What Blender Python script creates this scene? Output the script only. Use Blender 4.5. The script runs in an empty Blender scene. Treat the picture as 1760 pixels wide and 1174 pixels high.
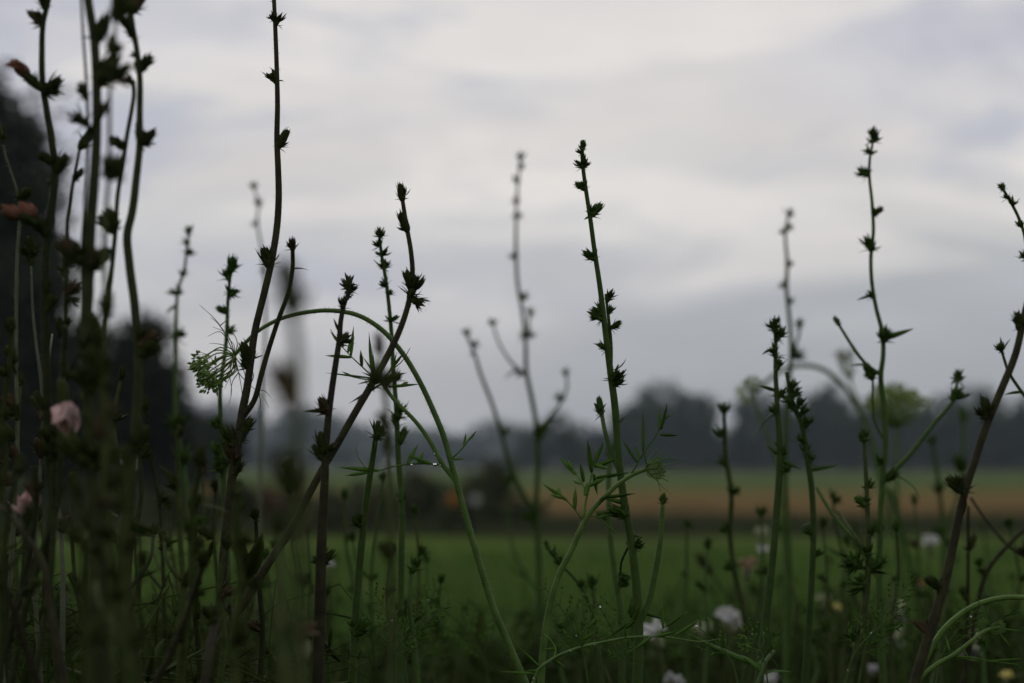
import bpy, math, random
from mathutils import Vector, Matrix, noise
R = math.radians
sc = bpy.context.scene
col = sc.collection

# ------------------------------------------------------------------ camera
CAM_H = 1.1
LENS, SENS = 50.0, 22.3
FPX = LENS / SENS * 1760.0            # focal length in photo pixels
PITCH = math.atan(210 / FPX)
cd = bpy.data.cameras.new('camera'); cam = bpy.data.objects.new('camera', cd); col.objects.link(cam)
cam.location = (0, 0, CAM_H); cam.rotation_euler = (math.pi / 2 + PITCH, 0, 0)
cd.lens = LENS; cd.sensor_width = SENS; cd.sensor_fit = 'HORIZONTAL'
cd.clip_start = 0.02; cd.clip_end = 6000
cd.dof.use_dof = True; cd.dof.focus_distance = 1.0; cd.dof.aperture_fstop = 6.6
cd.dof.aperture_blades = 0
sc.camera = cam
sc.render.engine = 'CYCLES'

# ------------------------------------------------------------------ world (overcast)
SUN_EL, SUN_AZ = R(38), R(-35)        # veiled sun, ahead and to the left
w = bpy.data.worlds.new('World'); sc.world = w; w.use_nodes = True
nt = w.node_tree; nt.nodes.clear()
def N(t, **k):
    n = nt.nodes.new(t)
    for a, b in k.items(): setattr(n, a, b)
    return n
def L(a, b): nt.links.new(a, b)
def M(op, a, b=None, c=None, clamp=False):
    n = N('ShaderNodeMath', operation=op, use_clamp=clamp)
    for i, v in enumerate((a, b, c)):
        if v is None: continue
        if isinstance(v, (int, float)): n.inputs[i].default_value = v
        else: L(v, n.inputs[i])
    return n.outputs[0]
def MIX(f, a, b, blend='MIX'):
    n = N('ShaderNodeMix', data_type='RGBA', blend_type=blend)
    for s, v in ((0, f), (6, a), (7, b)):
        if isinstance(v, (int, float)): n.inputs[s].default_value = v
        elif isinstance(v, tuple): n.inputs[s].default_value = v + (1,)
        else: L(v, n.inputs[s])
    return n.outputs[2]
out = N('ShaderNodeOutputWorld')
sky = N('ShaderNodeTexSky', sky_type='NISHITA'); sky.sun_disc = False
sky.sun_elevation = SUN_EL; sky.sun_rotation = SUN_AZ
bg1 = N('ShaderNodeBackground'); bg1.inputs[1].default_value = 0.06; L(sky.outputs[0], bg1.inputs[0])
tc = N('ShaderNodeTexCoord'); sep = N('ShaderNodeSeparateXYZ'); L(tc.outputs['Generated'], sep.inputs[0])
X, Y, Zz = sep.outputs
den = M('ADD', M('ABSOLUTE', Y), 0.12)
u = M('DIVIDE', X, den); v = M('DIVIDE', Zz, den)
cb = N('ShaderNodeCombineXYZ'); L(u, cb.inputs[0]); L(v, cb.inputs[1]); L(M('MULTIPLY', Y, 0.3), cb.inputs[2])
def noise_tex(scale, sx, sy, det=4, rough=.55, dist=0.0, off=(0, 0, 0), rot=0):
    mp = N('ShaderNodeMapping'); mp.inputs['Scale'].default_value = (sx, sy, 1); mp.inputs['Location'].default_value = off
    mp.inputs['Rotation'].default_value = (0, 0, rot)
    L(cb.outputs[0], mp.inputs[0])
    n = N('ShaderNodeTexNoise'); n.inputs['Scale'].default_value = scale; n.inputs['Detail'].default_value = det
    n.inputs['Roughness'].default_value = rough; n.inputs['Distortion'].default_value = dist
    L(mp.outputs[0], n.inputs[0]); return n.outputs[0]
n1 = noise_tex(9, .55, 1.8, 4, .5, .3, (1.3, .4, 0))
n2 = noise_tex(20, .5, 1.5, 5, .55, .2, (4.1, 2.2, 0), .12)
n3 = noise_tex(6, 1, 1, 3, .5, .4, (7.7, 1.2, 0))
vw = M('ADD', v, M('MULTIPLY', M('SUBTRACT', n1, .5), .13))
rp = N('ShaderNodeValToRGB'); cr = rp.color_ramp
stops = [(0.0, (.40, .41, .44)), (.03, (.47, .475, .505)), (.06, (.545, .545, .57)), (.085, (.61, .605, .62)),
         (.118, (.72, .69, .665)), (.142, (.69, .665, .66)), (.168, (.60, .595, .645)), (.20, (.66, .64, .66)), (.27, (.62, .61, .66)), (.8, (.62, .63, .68))]
cr.elements[0].position = stops[0][0]; cr.elements[0].color = stops[0][1] + (1,)
cr.elements[1].position = stops[-1][0]; cr.elements[1].color = stops[-1][1] + (1,)
for p_, c_ in stops[1:-1]:
    e = cr.elements.new(p_); e.color = c_ + (1,)
L(vw, rp.inputs[0])
# a darker rain bank low on the right, its edge rising to the right
edge = M('MINIMUM', M('ADD', M('MULTIPLY', u, .34), .060), .092)
edge = M('ADD', edge, M('ADD', M('MULTIPLY', M('SUBTRACT', n1, .5), .16), M('MULTIPLY', M('SUBTRACT', n2, .5), .12)))
mr = N('ShaderNodeMapRange', interpolation_type='SMOOTHSTEP'); L(M('SUBTRACT', edge, v), mr.inputs[0])
mr.inputs[1].default_value = -.022; mr.inputs[2].default_value = .045
mx = N('ShaderNodeMapRange', interpolation_type='SMOOTHSTEP'); L(u, mx.inputs[0])
mx.inputs[1].default_value = -.10; mx.inputs[2].default_value = .08
bank = M('MULTIPLY', M('MULTIPLY', mr.outputs[0], mx.outputs[0]), .66)
c1 = MIX(bank, rp.outputs[0], (.33, .357, .39))
# left low sky stays brighter
ml = N('ShaderNodeMapRange', interpolation_type='SMOOTHSTEP'); L(u, ml.inputs[0])
ml.inputs[1].default_value = .02; ml.inputs[2].default_value = -.12
mv = N('ShaderNodeMapRange', interpolation_type='SMOOTHSTEP'); L(v, mv.inputs[0])
mv.inputs[1].default_value = .10; mv.inputs[2].default_value = .0
c1 = MIX(M('MULTIPLY', M('MULTIPLY', ml.outputs[0], mv.outputs[0]), .45), c1, (.57, .56, .58))
# warm breaks and cool patches
def band(val, lo, hi):
    m_ = N('ShaderNodeMapRange', interpolation_type='SMOOTHSTEP'); L(val, m_.inputs[0]); m_.inputs[1].default_value = lo; m_.inputs[2].default_value = hi
    return m_.outputs[0]
n4 = noise_tex(14, .38, 1.5, 5, .55, .5, (2.7, 5.1, 0), .1); n5 = noise_tex(11, .45, 1.4, 5, .55, .5, (9.2, 3.3, 0), -.12)
hi_ = M('MULTIPLY', band(v, .035, .075), M('SUBTRACT', 1.0, M('MULTIPLY', bank, 1.0)))
c1 = MIX(M('MULTIPLY', M('MULTIPLY', band(n4, .46, .60), hi_), .95), c1, (.80, .765, .735))
c1 = MIX(M('MULTIPLY', M('MULTIPLY', band(n5, .47, .62), hi_), .95), c1, (.50, .515, .585))
# soft mottling
fine = M('ADD', M('MULTIPLY', M('SUBTRACT', n2, .5), .34), M('MULTIPLY', M('SUBTRACT', n3, .5), .22))
mot = M('ADD', fine, 1.0)
cm = N('ShaderNodeCombineXYZ'); L(mot, cm.inputs[0]); L(mot, cm.inputs[1]); L(M('ADD', M('MULTIPLY', fine, .8), 1.0), cm.inputs[2])
c1 = MIX(1.0, c1, cm.outputs[0], 'MULTIPLY')
bg2 = N('ShaderNodeBackground'); L(c1, bg2.inputs[0]); bg2.inputs[1].default_value = 1.0
ms = N('ShaderNodeMixShader'); ms.inputs[0].default_value = .93
L(bg1.outputs[0], ms.inputs[1]); L(bg2.outputs[0], ms.inputs[2]); L(ms.outputs[0], out.inputs[0])

sd = bpy.data.lights.new('sun', 'SUN'); sd.energy = 0.5; sd.angle = R(40); sd.color = (1, .96, .9)
so = bpy.data.objects.new('sun', sd); col.objects.link(so)
sdir = Vector((math.sin(SUN_AZ) * math.cos(SUN_EL), math.cos(SUN_AZ) * math.cos(SUN_EL), math.sin(SUN_EL)))
so.rotation_euler = sdir.to_track_quat('Z', 'Y').to_euler()
sc.view_settings.view_transform = 'Standard'; sc.view_settings.look = 'None'
sc.view_settings.gamma = 1; sc.view_settings.exposure = 0.0

# ------------------------------------------------------------------ helpers
def P(px, py, Z):
    x = (px - 880) / FPX * Z; y = (587 - py) / FPX * Z
    c, s = math.cos(PITCH), math.sin(PITCH)
    return Vector((x, Z * c - y * s, CAM_H + Z * s + y * c))
def S(px, Z): return px / FPX * Z

def tag(o, label=None, cat=None, group=None, kind=None):
    if label: o['label'] = label
    if cat: o['category'] = cat
    if group: o['group'] = group
    if kind: o['kind'] = kind
    return o
def empty(name, loc):
    o = bpy.data.objects.new(name, None); col.objects.link(o); o.location = loc
    o.empty_display_size = .05; return o

class MB:
    def __init__(s): s.v = []; s.f = []; s.m = []
    def add(s, vs, fs, mi=0):
        b = len(s.v); s.v.extend(vs); s.f.extend([tuple(i + b for i in f) for f in fs]); s.m.extend([mi] * len(fs))
    def mesh(s, name, mats, smooth=True):
        me = bpy.data.meshes.new(name); me.from_pydata([tuple(v) for v in s.v], [], s.f); me.update()
        for m in (mats if isinstance(mats, (list, tuple)) else [mats]): me.materials.append(m)
        me.polygons.foreach_set('material_index', s.m)
        if smooth: me.polygons.foreach_set('use_smooth', [True] * len(s.f))
        return me
    def build(s, name, mats, parent=None, smooth=True):
        o = bpy.data.objects.new(name, s.mesh(name, mats, smooth)); col.objects.link(o)
        if parent: put(o, parent)
        return o
def put(o, parent):
    o.parent = parent; o.matrix_parent_inverse = Matrix.Translation(parent.location).inverted() if parent.parent is None else parent.matrix_world.inverted()

def catmull(pts, step):
    """pts: Vectors (any dim). returns list of samples"""
    if len(pts) < 3:
        a, b = pts[0], pts[-1]; n = max(2, int((b - a).length / step))
        return [a.lerp(b, i / n) for i in range(n + 1)]
    q = [pts[0] * 2 - pts[1]] + list(pts) + [pts[-1] * 2 - pts[-2]]
    res = []
    for i in range(1, len(q) - 2):
        p0, p1, p2, p3 = q[i - 1:i + 3]
        d0 = max((p1 - p0).length, 1e-9); d1 = max((p2 - p1).length, 1e-9); d2 = max((p3 - p2).length, 1e-9)
        m1 = ((p1 - p0) / d0 * d1 + (p2 - p1) / d1 * d0) / (d0 + d1) * d1
        m2 = ((p2 - p1) / d1 * d2 + (p3 - p2) / d2 * d1) / (d1 + d2) * d1
        n = max(1, min(60, int(d1 / step)))
        for k in range(n):
            t = k / n; t2 = t * t; t3 = t2 * t
            res.append(p1 * (2 * t3 - 3 * t2 + 1) + m1 * (t3 - 2 * t2 + t) + p2 * (3 * t2 - 2 * t3) + m2 * (t3 - t2))
    res.append(pts[-1].copy()); return res

def tube(mb, pts, rad, sides=8, mi=0, ridge=0.0, cap=True):
    n = len(pts); rings = []
    t = (pts[1] - pts[0]).normalized()
    a = t.orthogonal().normalized()
    vs = []
    for i, p in enumerate(pts):
        t = (pts[min(i + 1, n - 1)] - pts[max(i - 1, 0)])
        if t.length < 1e-9: t = Vector((0, 0, 1))
        t.normalize()
        a = (a - t * a.dot(t))
        if a.length < 1e-6: a = t.orthogonal()
        a.normalize(); b = t.cross(a)
        r = rad(i / (n - 1)) if callable(rad) else rad[i]
        for k in range(sides):
            an = 2 * math.pi * k / sides
            rr = r * (1 - ridge * (k % 2))
            vs.append(p + (a * math.cos(an) + b * math.sin(an)) * rr)
    fs = []
    for i in range(n - 1):
        for k in range(sides):
            k2 = (k + 1) % sides
            fs.append((i * sides + k, i * sides + k2, (i + 1) * sides + k2, (i + 1) * sides + k))
    if cap:
        fs.append(tuple(range(sides))[::-1]); fs.append(tuple((n - 1) * sides + k for k in range(sides)))
    mb.add(vs, fs, mi)

def blade(mb, base, d, up, length, width, curl=0.3, mi=0, seg=6, thick=.08, twist=0.0, prof=None, fold=.25):
    """a leaf with real thickness: lens-shaped cross section, tapering to a point"""
    d = d.normalized(); side = d.cross(up)
    if side.length < 1e-4: side = d.orthogonal()
    side.normalize(); nrm = side.cross(d).normalized()
    vs = []; p = base.copy(); dd = d.copy()
    for i in range(seg + 1):
        t = i / seg
        wv = width * .5 * (prof(t) if prof else (math.sin(math.pi * min(1, (t * .92 + .08)) ** .8)))
        if i == seg: wv = width * .01
        q = Matrix.Rotation(twist * t, 3, dd)
        s2 = q @ side; n2_ = q @ nrm
        th = max(wv * thick * 2, length * .004)
        vs += [p - s2 * wv + n2_ * wv * fold, p + n2_ * th, p + s2 * wv + n2_ * wv * fold, p - n2_ * th]
        step = length / seg
        rot = Matrix.Rotation(-curl / seg, 3, side)
        dd = (rot @ dd).normalized(); nrm = (rot @ nrm).normalized()
        p = p + dd * step
    fs = []
    for i in range(seg):
        for k in range(4):
            k2 = (k + 1) % 4
            fs.append((i * 4 + k, i * 4 + k2, (i + 1) * 4 + k2, (i + 1) * 4 + k))
    fs.append((3, 2, 1, 0)); fs.append(tuple(seg * 4 + k for k in range(4)))
    mb.add(vs, fs, mi)

def hairs(mb, pts, rad, rng, n, ln, mi=0):
    for _ in range(n):
        i = rng.randrange(len(pts) - 1); p = pts[i].lerp(pts[i + 1], rng.random())
        t = (pts[i + 1] - pts[i]).normalized()
        o = Vector((rng.gauss(0, 1), rng.gauss(0, 1), rng.gauss(0, 1))); o = (o - t * o.dot(t)).normalized()
        r = rad(i / (len(pts) - 1)) if callable(rad) else rad[i]
        b = p + o * r * .85; tip = p + o * (r + ln * rng.uniform(.5, 1.2)) + t * rng.uniform(-.3, .3) * ln
        sd_ = t.cross(o) * ln * .09; t2 = t * ln * .09
        mb.add([b - sd_, b + sd_, b + t2, tip], [(0, 1, 3), (1, 2, 3), (2, 0, 3)], mi)

# ------------------------------------------------------------------ materials
def mat(name, c1, c2=None, rough=.6, scale=60, transl=0.0, spec=.35, trans=0.0, coord='Object', bump=0.0, sheen=0):
    m = bpy.data.materials.new(name); m.use_nodes = True; t = m.node_tree; bs = t.nodes['Principled BSDF']
    bs.inputs['Roughness'].default_value = rough
    bs.inputs['Specular IOR Level'].default_value = spec
    tcn = t.nodes.new('ShaderNodeTexCoord'); nz = t.nodes.new('ShaderNodeTexNoise')
    nz.inputs['Scale'].default_value = scale; nz.inputs['Detail'].default_value = 5
    t.links.new(tcn.outputs[coord], nz.inputs[0])
    oi = t.nodes.new('ShaderNodeObjectInfo')
    rm = t.nodes.new('ShaderNodeValToRGB'); rm.color_ramp.elements[0].position = .35; rm.color_ramp.elements[1].position = .65
    rm.color_ramp.elements[0].color = tuple(c1) + (1,); rm.color_ramp.elements[1].color = tuple(c2 or c1) + (1,)
    t.links.new(nz.outputs[0], rm.inputs[0])
    hs = t.nodes.new('ShaderNodeHueSaturation')
    mr_ = t.nodes.new('ShaderNodeMapRange'); mr_.inputs[3].default_value = .8; mr_.inputs[4].default_value = 1.2
    t.links.new(oi.outputs['Random'], mr_.inputs[0]); t.links.new(mr_.outputs[0], hs.inputs['Value'])
    t.links.new(rm.outputs[0], hs.inputs['Color']); t.links.new(hs.outputs[0], bs.inputs['Base Color'])
    if bump:
        bp = t.nodes.new('ShaderNodeBump'); bp.inputs['Strength'].default_value = bump; bp.inputs['Distance'].default_value = .001
        t.links.new(nz.outputs[0], bp.inputs['Height']); t.links.new(bp.outputs[0], bs.inputs['Normal'])
    if trans: bs.inputs['Transmission Weight'].default_value = trans
    if transl:
        tr = t.nodes.new('ShaderNodeBsdfTranslucent'); mx_ = t.nodes.new('ShaderNodeMixShader'); mx_.inputs[0].default_value = transl
        t.links.new(hs.outputs[0], tr.inputs[0]); t.links.new(bs.outputs[0], mx_.inputs[1]); t.links.new(tr.outputs[0], mx_.inputs[2])
        t.links.new(mx_.outputs[0], t.nodes['Material Output'].inputs[0])
    return m
MT = {
 'stem_dark': mat('chicory_stem_purple', (.022, .020, .012), (.036, .036, .016), .7, 220, spec=.08, bump=.3),
 'stem_green': mat('chicory_stem_green', (.032, .060, .012), (.046, .080, .018), .65, 200, spec=.12, bump=.3),
 'stem_mid': mat('chicory_stem_olive', (.028, .042, .010), (.050, .066, .018), .65, 200, spec=.1, bump=.3),
 'stem_olive': mat('chicory_stem_olive', (.020, .027, .009), (.034, .040, .014), .7, 200, spec=.08, bump=.3),
 'stem_pale': mat('chicory_stem_pale', (.055, .065, .032), (.085, .095, .05), .6, 150, spec=.3),
 'bud_dark': mat('bud_dark', (.032, .052, .011), (.052, .060, .018), .7, 300, .35, spec=.08),
 'bud_green': mat('bud_green', (.045, .095, .014), (.072, .130, .024), .65, 300, .45, spec=.1),
 'leaf': mat('leaf_green', (.042, .10, .013), (.07, .14, .022), .6, 120, .35, spec=.15),
 'leaf_dark': mat('leaf_dark', (.026, .052, .009), (.045, .075, .014), .6, 120, .3, spec=.12),
 'lace_stem': mat('lace_stem', (.042, .088, .014), (.075, .130, .024), .55, 150, spec=.2),
 'lace_leaf': mat('lace_leaf', (.06, .14, .016), (.10, .19, .03), .55, 150, .35, spec=.15),
 'umbel': mat('umbel_green', (.09, .16, .025), (.16, .25, .05), .6, 300, .3),
 'umbel_pale': mat('umbel_yellowgreen', (.22, .32, .05), (.34, .42, .12), .6, 100, .3),
 'pink': mat('wilted_pink', (.60, .38, .36), (.75, .56, .52), .8, 200, .35),
 'bud_brown': mat('bud_brown', (.05, .035, .02), (.075, .06, .03), .8, 300, .1, spec=.05),
 'rust': mat('wilted_rust', (.16, .06, .04), (.24, .12, .07), .8, 200, .25),
 'brown': mat('dried_brown', (.10, .065, .035), (.16, .10, .05), .8, 200, .1),
 'white': mat('white_petal', (.40, .41, .38), (.50, .50, .47), .7, 80, .35),
 'yellow': mat('yellow_bloom', (.5, .45, .12), (.6, .5, .15), .7, 80, .2),
 'orange': mat('orange_bloom', (.35, .13, .015), (.4, .17, .02), .7, 80, .2),
 'red': mat('red_bloom', (.4, .03, .03), (.5, .05, .05), .7, 80, .2),
 'calyx': mat('calyx_pale', (.16, .19, .09), (.24, .25, .13), .6, 200, .2),
 'hair': mat('stem_hair', (.20, .23, .12), (.28, .30, .17), .5, 100, .3),
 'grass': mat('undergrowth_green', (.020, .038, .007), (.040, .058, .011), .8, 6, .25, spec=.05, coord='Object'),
 'bark': mat('bark', (.05, .042, .033), (.08, .065, .05), .9, 3, spec=.1),
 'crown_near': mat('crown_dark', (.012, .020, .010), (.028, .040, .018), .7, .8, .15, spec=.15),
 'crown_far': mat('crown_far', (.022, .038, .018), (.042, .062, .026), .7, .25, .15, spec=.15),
 'bush': mat('bush_leaf', (.035, .05, .02), (.06, .07, .028), .7, 2, .15, spec=.15),
 'bush_rust': mat('bush_rust', (.10, .055, .03), (.06, .06, .03), .8, 2, .15, spec=.1),
}
def drop_mat():
    m = bpy.data.materials.new('water'); m.use_nodes = True; b = m.node_tree.nodes['Principled BSDF']
    b.inputs['Transmission Weight'].default_value = 1; b.inputs['IOR'].default_value = 1.33; b.inputs['Roughness'].default_value = 0
    return m
MT['water'] = drop_mat()

# ------------------------------------------------------------------ ground
def ground_material():
    m = bpy.data.materials.new('fields'); m.use_nodes = True; t = m.node_tree; bs = t.nodes['Principled BSDF']
    bs.inputs['Roughness'].default_value = 1; bs.inputs['Specular IOR Level'].default_value = .02
    g = t.nodes.new('ShaderNodeNewGeometry'); sp = t.nodes.new('ShaderNodeSeparateXYZ'); t.links.new(g.outputs['Position'], sp.inputs[0])
    def nz(s, sx=1, sy=1, d=5):
        mp = t.nodes.new('ShaderNodeMapping'); mp.inputs['Scale'].default_value = (sx, sy, 1); t.links.new(g.outputs['Position'], mp.inputs[0])
        n = t.nodes.new('ShaderNodeTexNoise'); n.inputs['Scale'].default_value = s; n.inputs['Detail'].default_value = d
        t.links.new(mp.outputs[0], n.inputs[0]); return n.outputs[0]
    def mth(op, a, b):
        n = t.nodes.new('ShaderNodeMath'); n.operation = op
        for i, v_ in enumerate((a, b)):
            if isinstance(v_, (int, float)): n.inputs[i].default_value = v_
            else: t.links.new(v_, n.inputs[i])
        return n.outputs[0]
    yy = mth('ADD', sp.outputs[1], mth('MULTIPLY', mth('SUBTRACT', nz(.12, 1, .3), .5), 14))
    # log distance, so that all boundaries fit one ramp
    lg = mth('DIVIDE', mth('LOGARITHM', mth('MAXIMUM', yy, 1), 10), 3.2)
    r = t.nodes.new('ShaderNodeValToRGB'); c = r.color_ramp
    def ps(d): return math.log10(d) / 3.2
    st = [(1.5, (.022, .034, .006)), (9, (.026, .038, .007)), (14, (.029, .047, .008)), (20, (.044, .066, .009)), (33.5, (.052, .082, .011)), (36, (.022, .027, .010)), (44, (.028, .028, .012)),
          (50, (.098, .062, .020)), (70, (.125, .085, .028)), (90, (.12, .09, .026)), (104, (.066, .088, .022)), (180, (.058, .090, .020)), (360, (.060, .070, .024)), (1400, (.04, .05, .02))]
    c.elements[0].position = ps(st[0][0]); c.elements[0].color = st[0][1] + (1,)
    c.elements[1].position = ps(st[-1][0]); c.elements[1].color = st[-1][1] + (1,)
    for d, cc in st[1:-1]:
        e = c.elements.new(ps(d)); e.color = cc + (1,)
    t.links.new(lg, r.inputs[0])
    a = mth('ADD', mth('MULTIPLY', nz(.35, 1, .35), .7), mth('MULTIPLY', nz(7), .5))
    mp2 = t.nodes.new('ShaderNodeMapRange'); mp2.inputs[1].default_value = .35; mp2.inputs[2].default_value = .85
    mp2.inputs[3].default_value = .5; mp2.inputs[4].default_value = 1.45; t.links.new(a, mp2.inputs[0])
    mx_ = t.nodes.new('ShaderNodeMix'); mx_.data_type = 'RGBA'; mx_.blend_type = 'MULTIPLY'; mx_.inputs[0].default_value = 1
    t.links.new(r.outputs[0], mx_.inputs[6]); t.links.new(mp2.outputs[0], mx_.inputs[7])
    t.links.new(mx_.outputs[2], bs.inputs['Base Color'])
    bp = t.nodes.new('ShaderNodeBump'); bp.inputs['Strength'].default_value = .8; bp.inputs['Distance'].default_value = .08
    t.links.new(nz(5), bp.inputs['Height']); t.links.new(bp.outputs[0], bs.inputs['Normal'])
    return m
mb = MB(); G = 1500
xs = [-G, -400, -100, -30, -10, 0, 10, 30, 100, 400, G]; ys = [-G, -100, -10, 0, 4, 10, 20, 35, 60, 100, 200, 400, 800, G]
vs = [Vector((x, y, 0)) for y in ys for x in xs]; nx = len(xs)
mb.add(vs, [(j * nx + i, j * nx + i + 1, (j + 1) * nx + i + 1, (j + 1) * nx + i) for j in range(len(ys) - 1) for i in range(nx - 1)])
tag(mb.build('ground', ground_material()), 'flat farmland in strips of green meadow, tan stubble and far green crop', kind='structure')

# ------------------------------------------------------------------ trees and bushes
def crown(mb, rng, rx, rz, n, leaf, zc, kind='round', clumps=26):
    cs = []
    for _ in range(clumps):
        t = rng.random()
        if kind == 'cone':
            h = t ** 1.4; r = rx * (1 - h) * rng.uniform(.5, 1.0); an = rng.uniform(0, 6.283)
            cs.append((Vector((math.cos(an) * r, math.sin(an) * r, zc - rz + 2 * rz * h)), rx * .34 * (1.15 - h)))
        else:
            d = Vector((rng.gauss(0, 1), rng.gauss(0, 1), rng.gauss(0, 1))).normalized() * rng.uniform(.35, .95)
            if kind == 'tall' : d.x *= 1 - .35 * max(0, d.z)
            cs.append((Vector((d.x * rx, d.y * rx, zc + d.z * rz)), min(rx, rz) * rng.uniform(.22, .42)))
    for i in range(n):
        c, r = cs[rng.randrange(len(cs))]
        p = c + Vector((rng.gauss(0, .5), rng.gauss(0, .5), rng.gauss(0, .42))) * r
        a = Vector((rng.gauss(0, 1), rng.gauss(0, 1), rng.gauss(0, .7))).normalized(); b = a.orthogonal().normalized()
        b = Matrix.Rotation(rng.uniform(0, 6.28), 3, a) @ b
        s = leaf * rng.uniform(.6, 1.3)
        mb.add([p - a * s * .5, p + b * s * .28, p + a * s * .6, p - b * s * .28], [(0, 1, 2, 3)])
    return cs
def tree_meshes(rng, h, rx, rz, n, leaf, kind, m, clumps=26):
    zc = h - rz
    mb = MB(); cs = crown(mb, rng, rx, rz, n, leaf, zc, kind, clumps)
    cme = mb.mesh('crown', m, False)
    mb = MB()
    tr = [Vector((0, 0, -.1)), Vector((rng.uniform(-.1, .1) * rx, 0, h * .3)), Vector((rng.uniform(-.1, .1) * rx, 0, h * .6)), Vector((0, 0, h * .93))]
    ps_ = catmull(tr, h / 12); tube(mb, ps_, lambda t: h * .022 * (1 - .85 * t), 7)
    for c, r in cs[:12]:
        k = min(len(ps_) - 1, int(len(ps_) * rng.uniform(.3, .8)))
        q = ps_[k]
        mid = q.lerp(c, .5) + Vector((0, 0, -.06 * h * rng.random()))
        tube(mb, catmull([q, mid, c], h / 14), lambda t: h * .009 * (1 - .8 * t), 5)
    return cme, mb.mesh('trunk', MT['bark'])
rng = random.Random(5)
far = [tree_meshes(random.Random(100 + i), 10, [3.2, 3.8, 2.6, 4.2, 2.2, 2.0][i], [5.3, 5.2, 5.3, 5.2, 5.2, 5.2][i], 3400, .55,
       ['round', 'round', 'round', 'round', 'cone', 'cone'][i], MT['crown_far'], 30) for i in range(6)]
def far_tree(px, top, Z, k, label, group, wid=1.0, hs=1.2):
    base = P(px, 797, Z); base.z = 0
    h = (CAM_H + (797 - top) / FPX * Z) * hs
    root = empty('conifer' if k >= 4 else 'leafy_tree', base)
    s = h / 10
    for me, nm in zip(far[k], ('crown', 'trunk')):
        o = bpy.data.objects.new(nm, me); col.objects.link(o); o.parent = root
        o.rotation_euler.z = rng.uniform(0, 6.28)
    root.scale = (s * wid, s * wid, s)
    tag(root, label, 'tree', group)
right = [(905,750,1),(935,738,0),(962,733,3),(990,738,0),(1015,742,2),(1040,748,1),(1072,712,2),(1098,692,0),(1122,686,0),(1145,694,3),(1172,698,0),(1198,700,1),(1218,722,2),
         (1240,752,0),(1253,758,3),(1278,716,0),(1305,706,3),(1335,708,1),(1362,718,2),(1392,700,0),(1415,682,2),(1438,690,2),(1462,722,1),(1486,708,2),(1512,700,0),(1545,702,3),(1575,712,1),
         (1602,716,0),(1630,700,2),(1655,692,0),(1685,698,3),(1708,712,1),(1735,716,2),(1762,702,0),(1790,706,3),(1830,700,1),(1870,715,0)]
for i, (x, tp, k) in enumerate(right):
    nm = 'pointed dark conifer rising above the right-hand treeline' if k >= 4 else 'rounded dark tree in the treeline beyond the tan field'
    far_tree(x, tp, 370 + rng.uniform(-25, 25), k, nm, 'trees of the right-hand treeline' if k < 4 else 'conifers in the right-hand treeline', .82, 1.38)
for i in range(22):
    x = 300 + i * 30 + rng.uniform(-8, 8)
    tp = (700 + 42 * min(1, max(0, (x - 380) / 360)) + rng.uniform(-10, 8))
    far_tree(x, tp, 900 + rng.uniform(-50, 60), rng.choice([0, 1, 3, 2, 5]), 'hazy blue-grey tree in the distant wood at left centre', 'trees of the hazy distant wood', 1.25)
for i in range(24):                                    # second row behind, closes the wood
    x = 880 + i * 42 + rng.uniform(-10, 10)
    far_tree(x, 788 + rng.uniform(-12, 6), 430, rng.choice([0, 1, 3]), 'tree in the back row of the wood filling gaps in the treeline', 'back row of the treeline', 1.5)

for i in range(46):
    x = 290 + i * 36 + rng.uniform(-10, 10)
    far_tree(x, 776 + rng.uniform(-8, 5), 350 if x > 880 else 600, rng.choice([0, 1, 3]), 'low shrub along the foot of the far wood', 'shrubs along the foot of the wood', 2.0)

def near_tree(px, top, Z, halfw, bottom, kind, n, leaf, label, seed, clumps=60):
    base = P(px, 797, Z); base.z = 0
    h = CAM_H + (797 - top) / FPX * Z; zb = CAM_H + (797 - bottom) / FPX * Z
    root = empty('leafy_tree', base)
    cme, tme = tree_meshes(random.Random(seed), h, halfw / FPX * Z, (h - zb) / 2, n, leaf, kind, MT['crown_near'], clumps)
    for me, nm in ((cme, 'crown'), (tme, 'trunk')):
        o = bpy.data.objects.new(nm, me); col.objects.link(o); o.parent = root
    tag(root, label, 'tree')
near_tree(-80, 95, 60, 215, 620, 'tall', 34000, .30, 'tall dark tree cut by the left edge, highest of the trees', 31)
near_tree(-50, 395, 55, 165, 870, 'round', 26000, .28, 'dark bushy tree at the left edge below the tallest tree', 32)
near_tree(100, 540, 62, 95, 880, 'round', 22000, .28, 'dark tree behind the thick left stems, left of the rounded one', 33)
near_tree(210, 515, 66, 105, 880, 'round', 24000, .28, 'rounded dark tree right of the left stems against the pale sky', 34)
near_tree(282, 640, 75, 60, 880, 'round', 8000, .26, 'low dark tree stepping down from the rounded left tree', 35)
near_tree(352, 705, 120, 60, 830, 'round', 6000, .4, 'small mid-green tree where the left trees meet the distant wood', 36)

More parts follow.
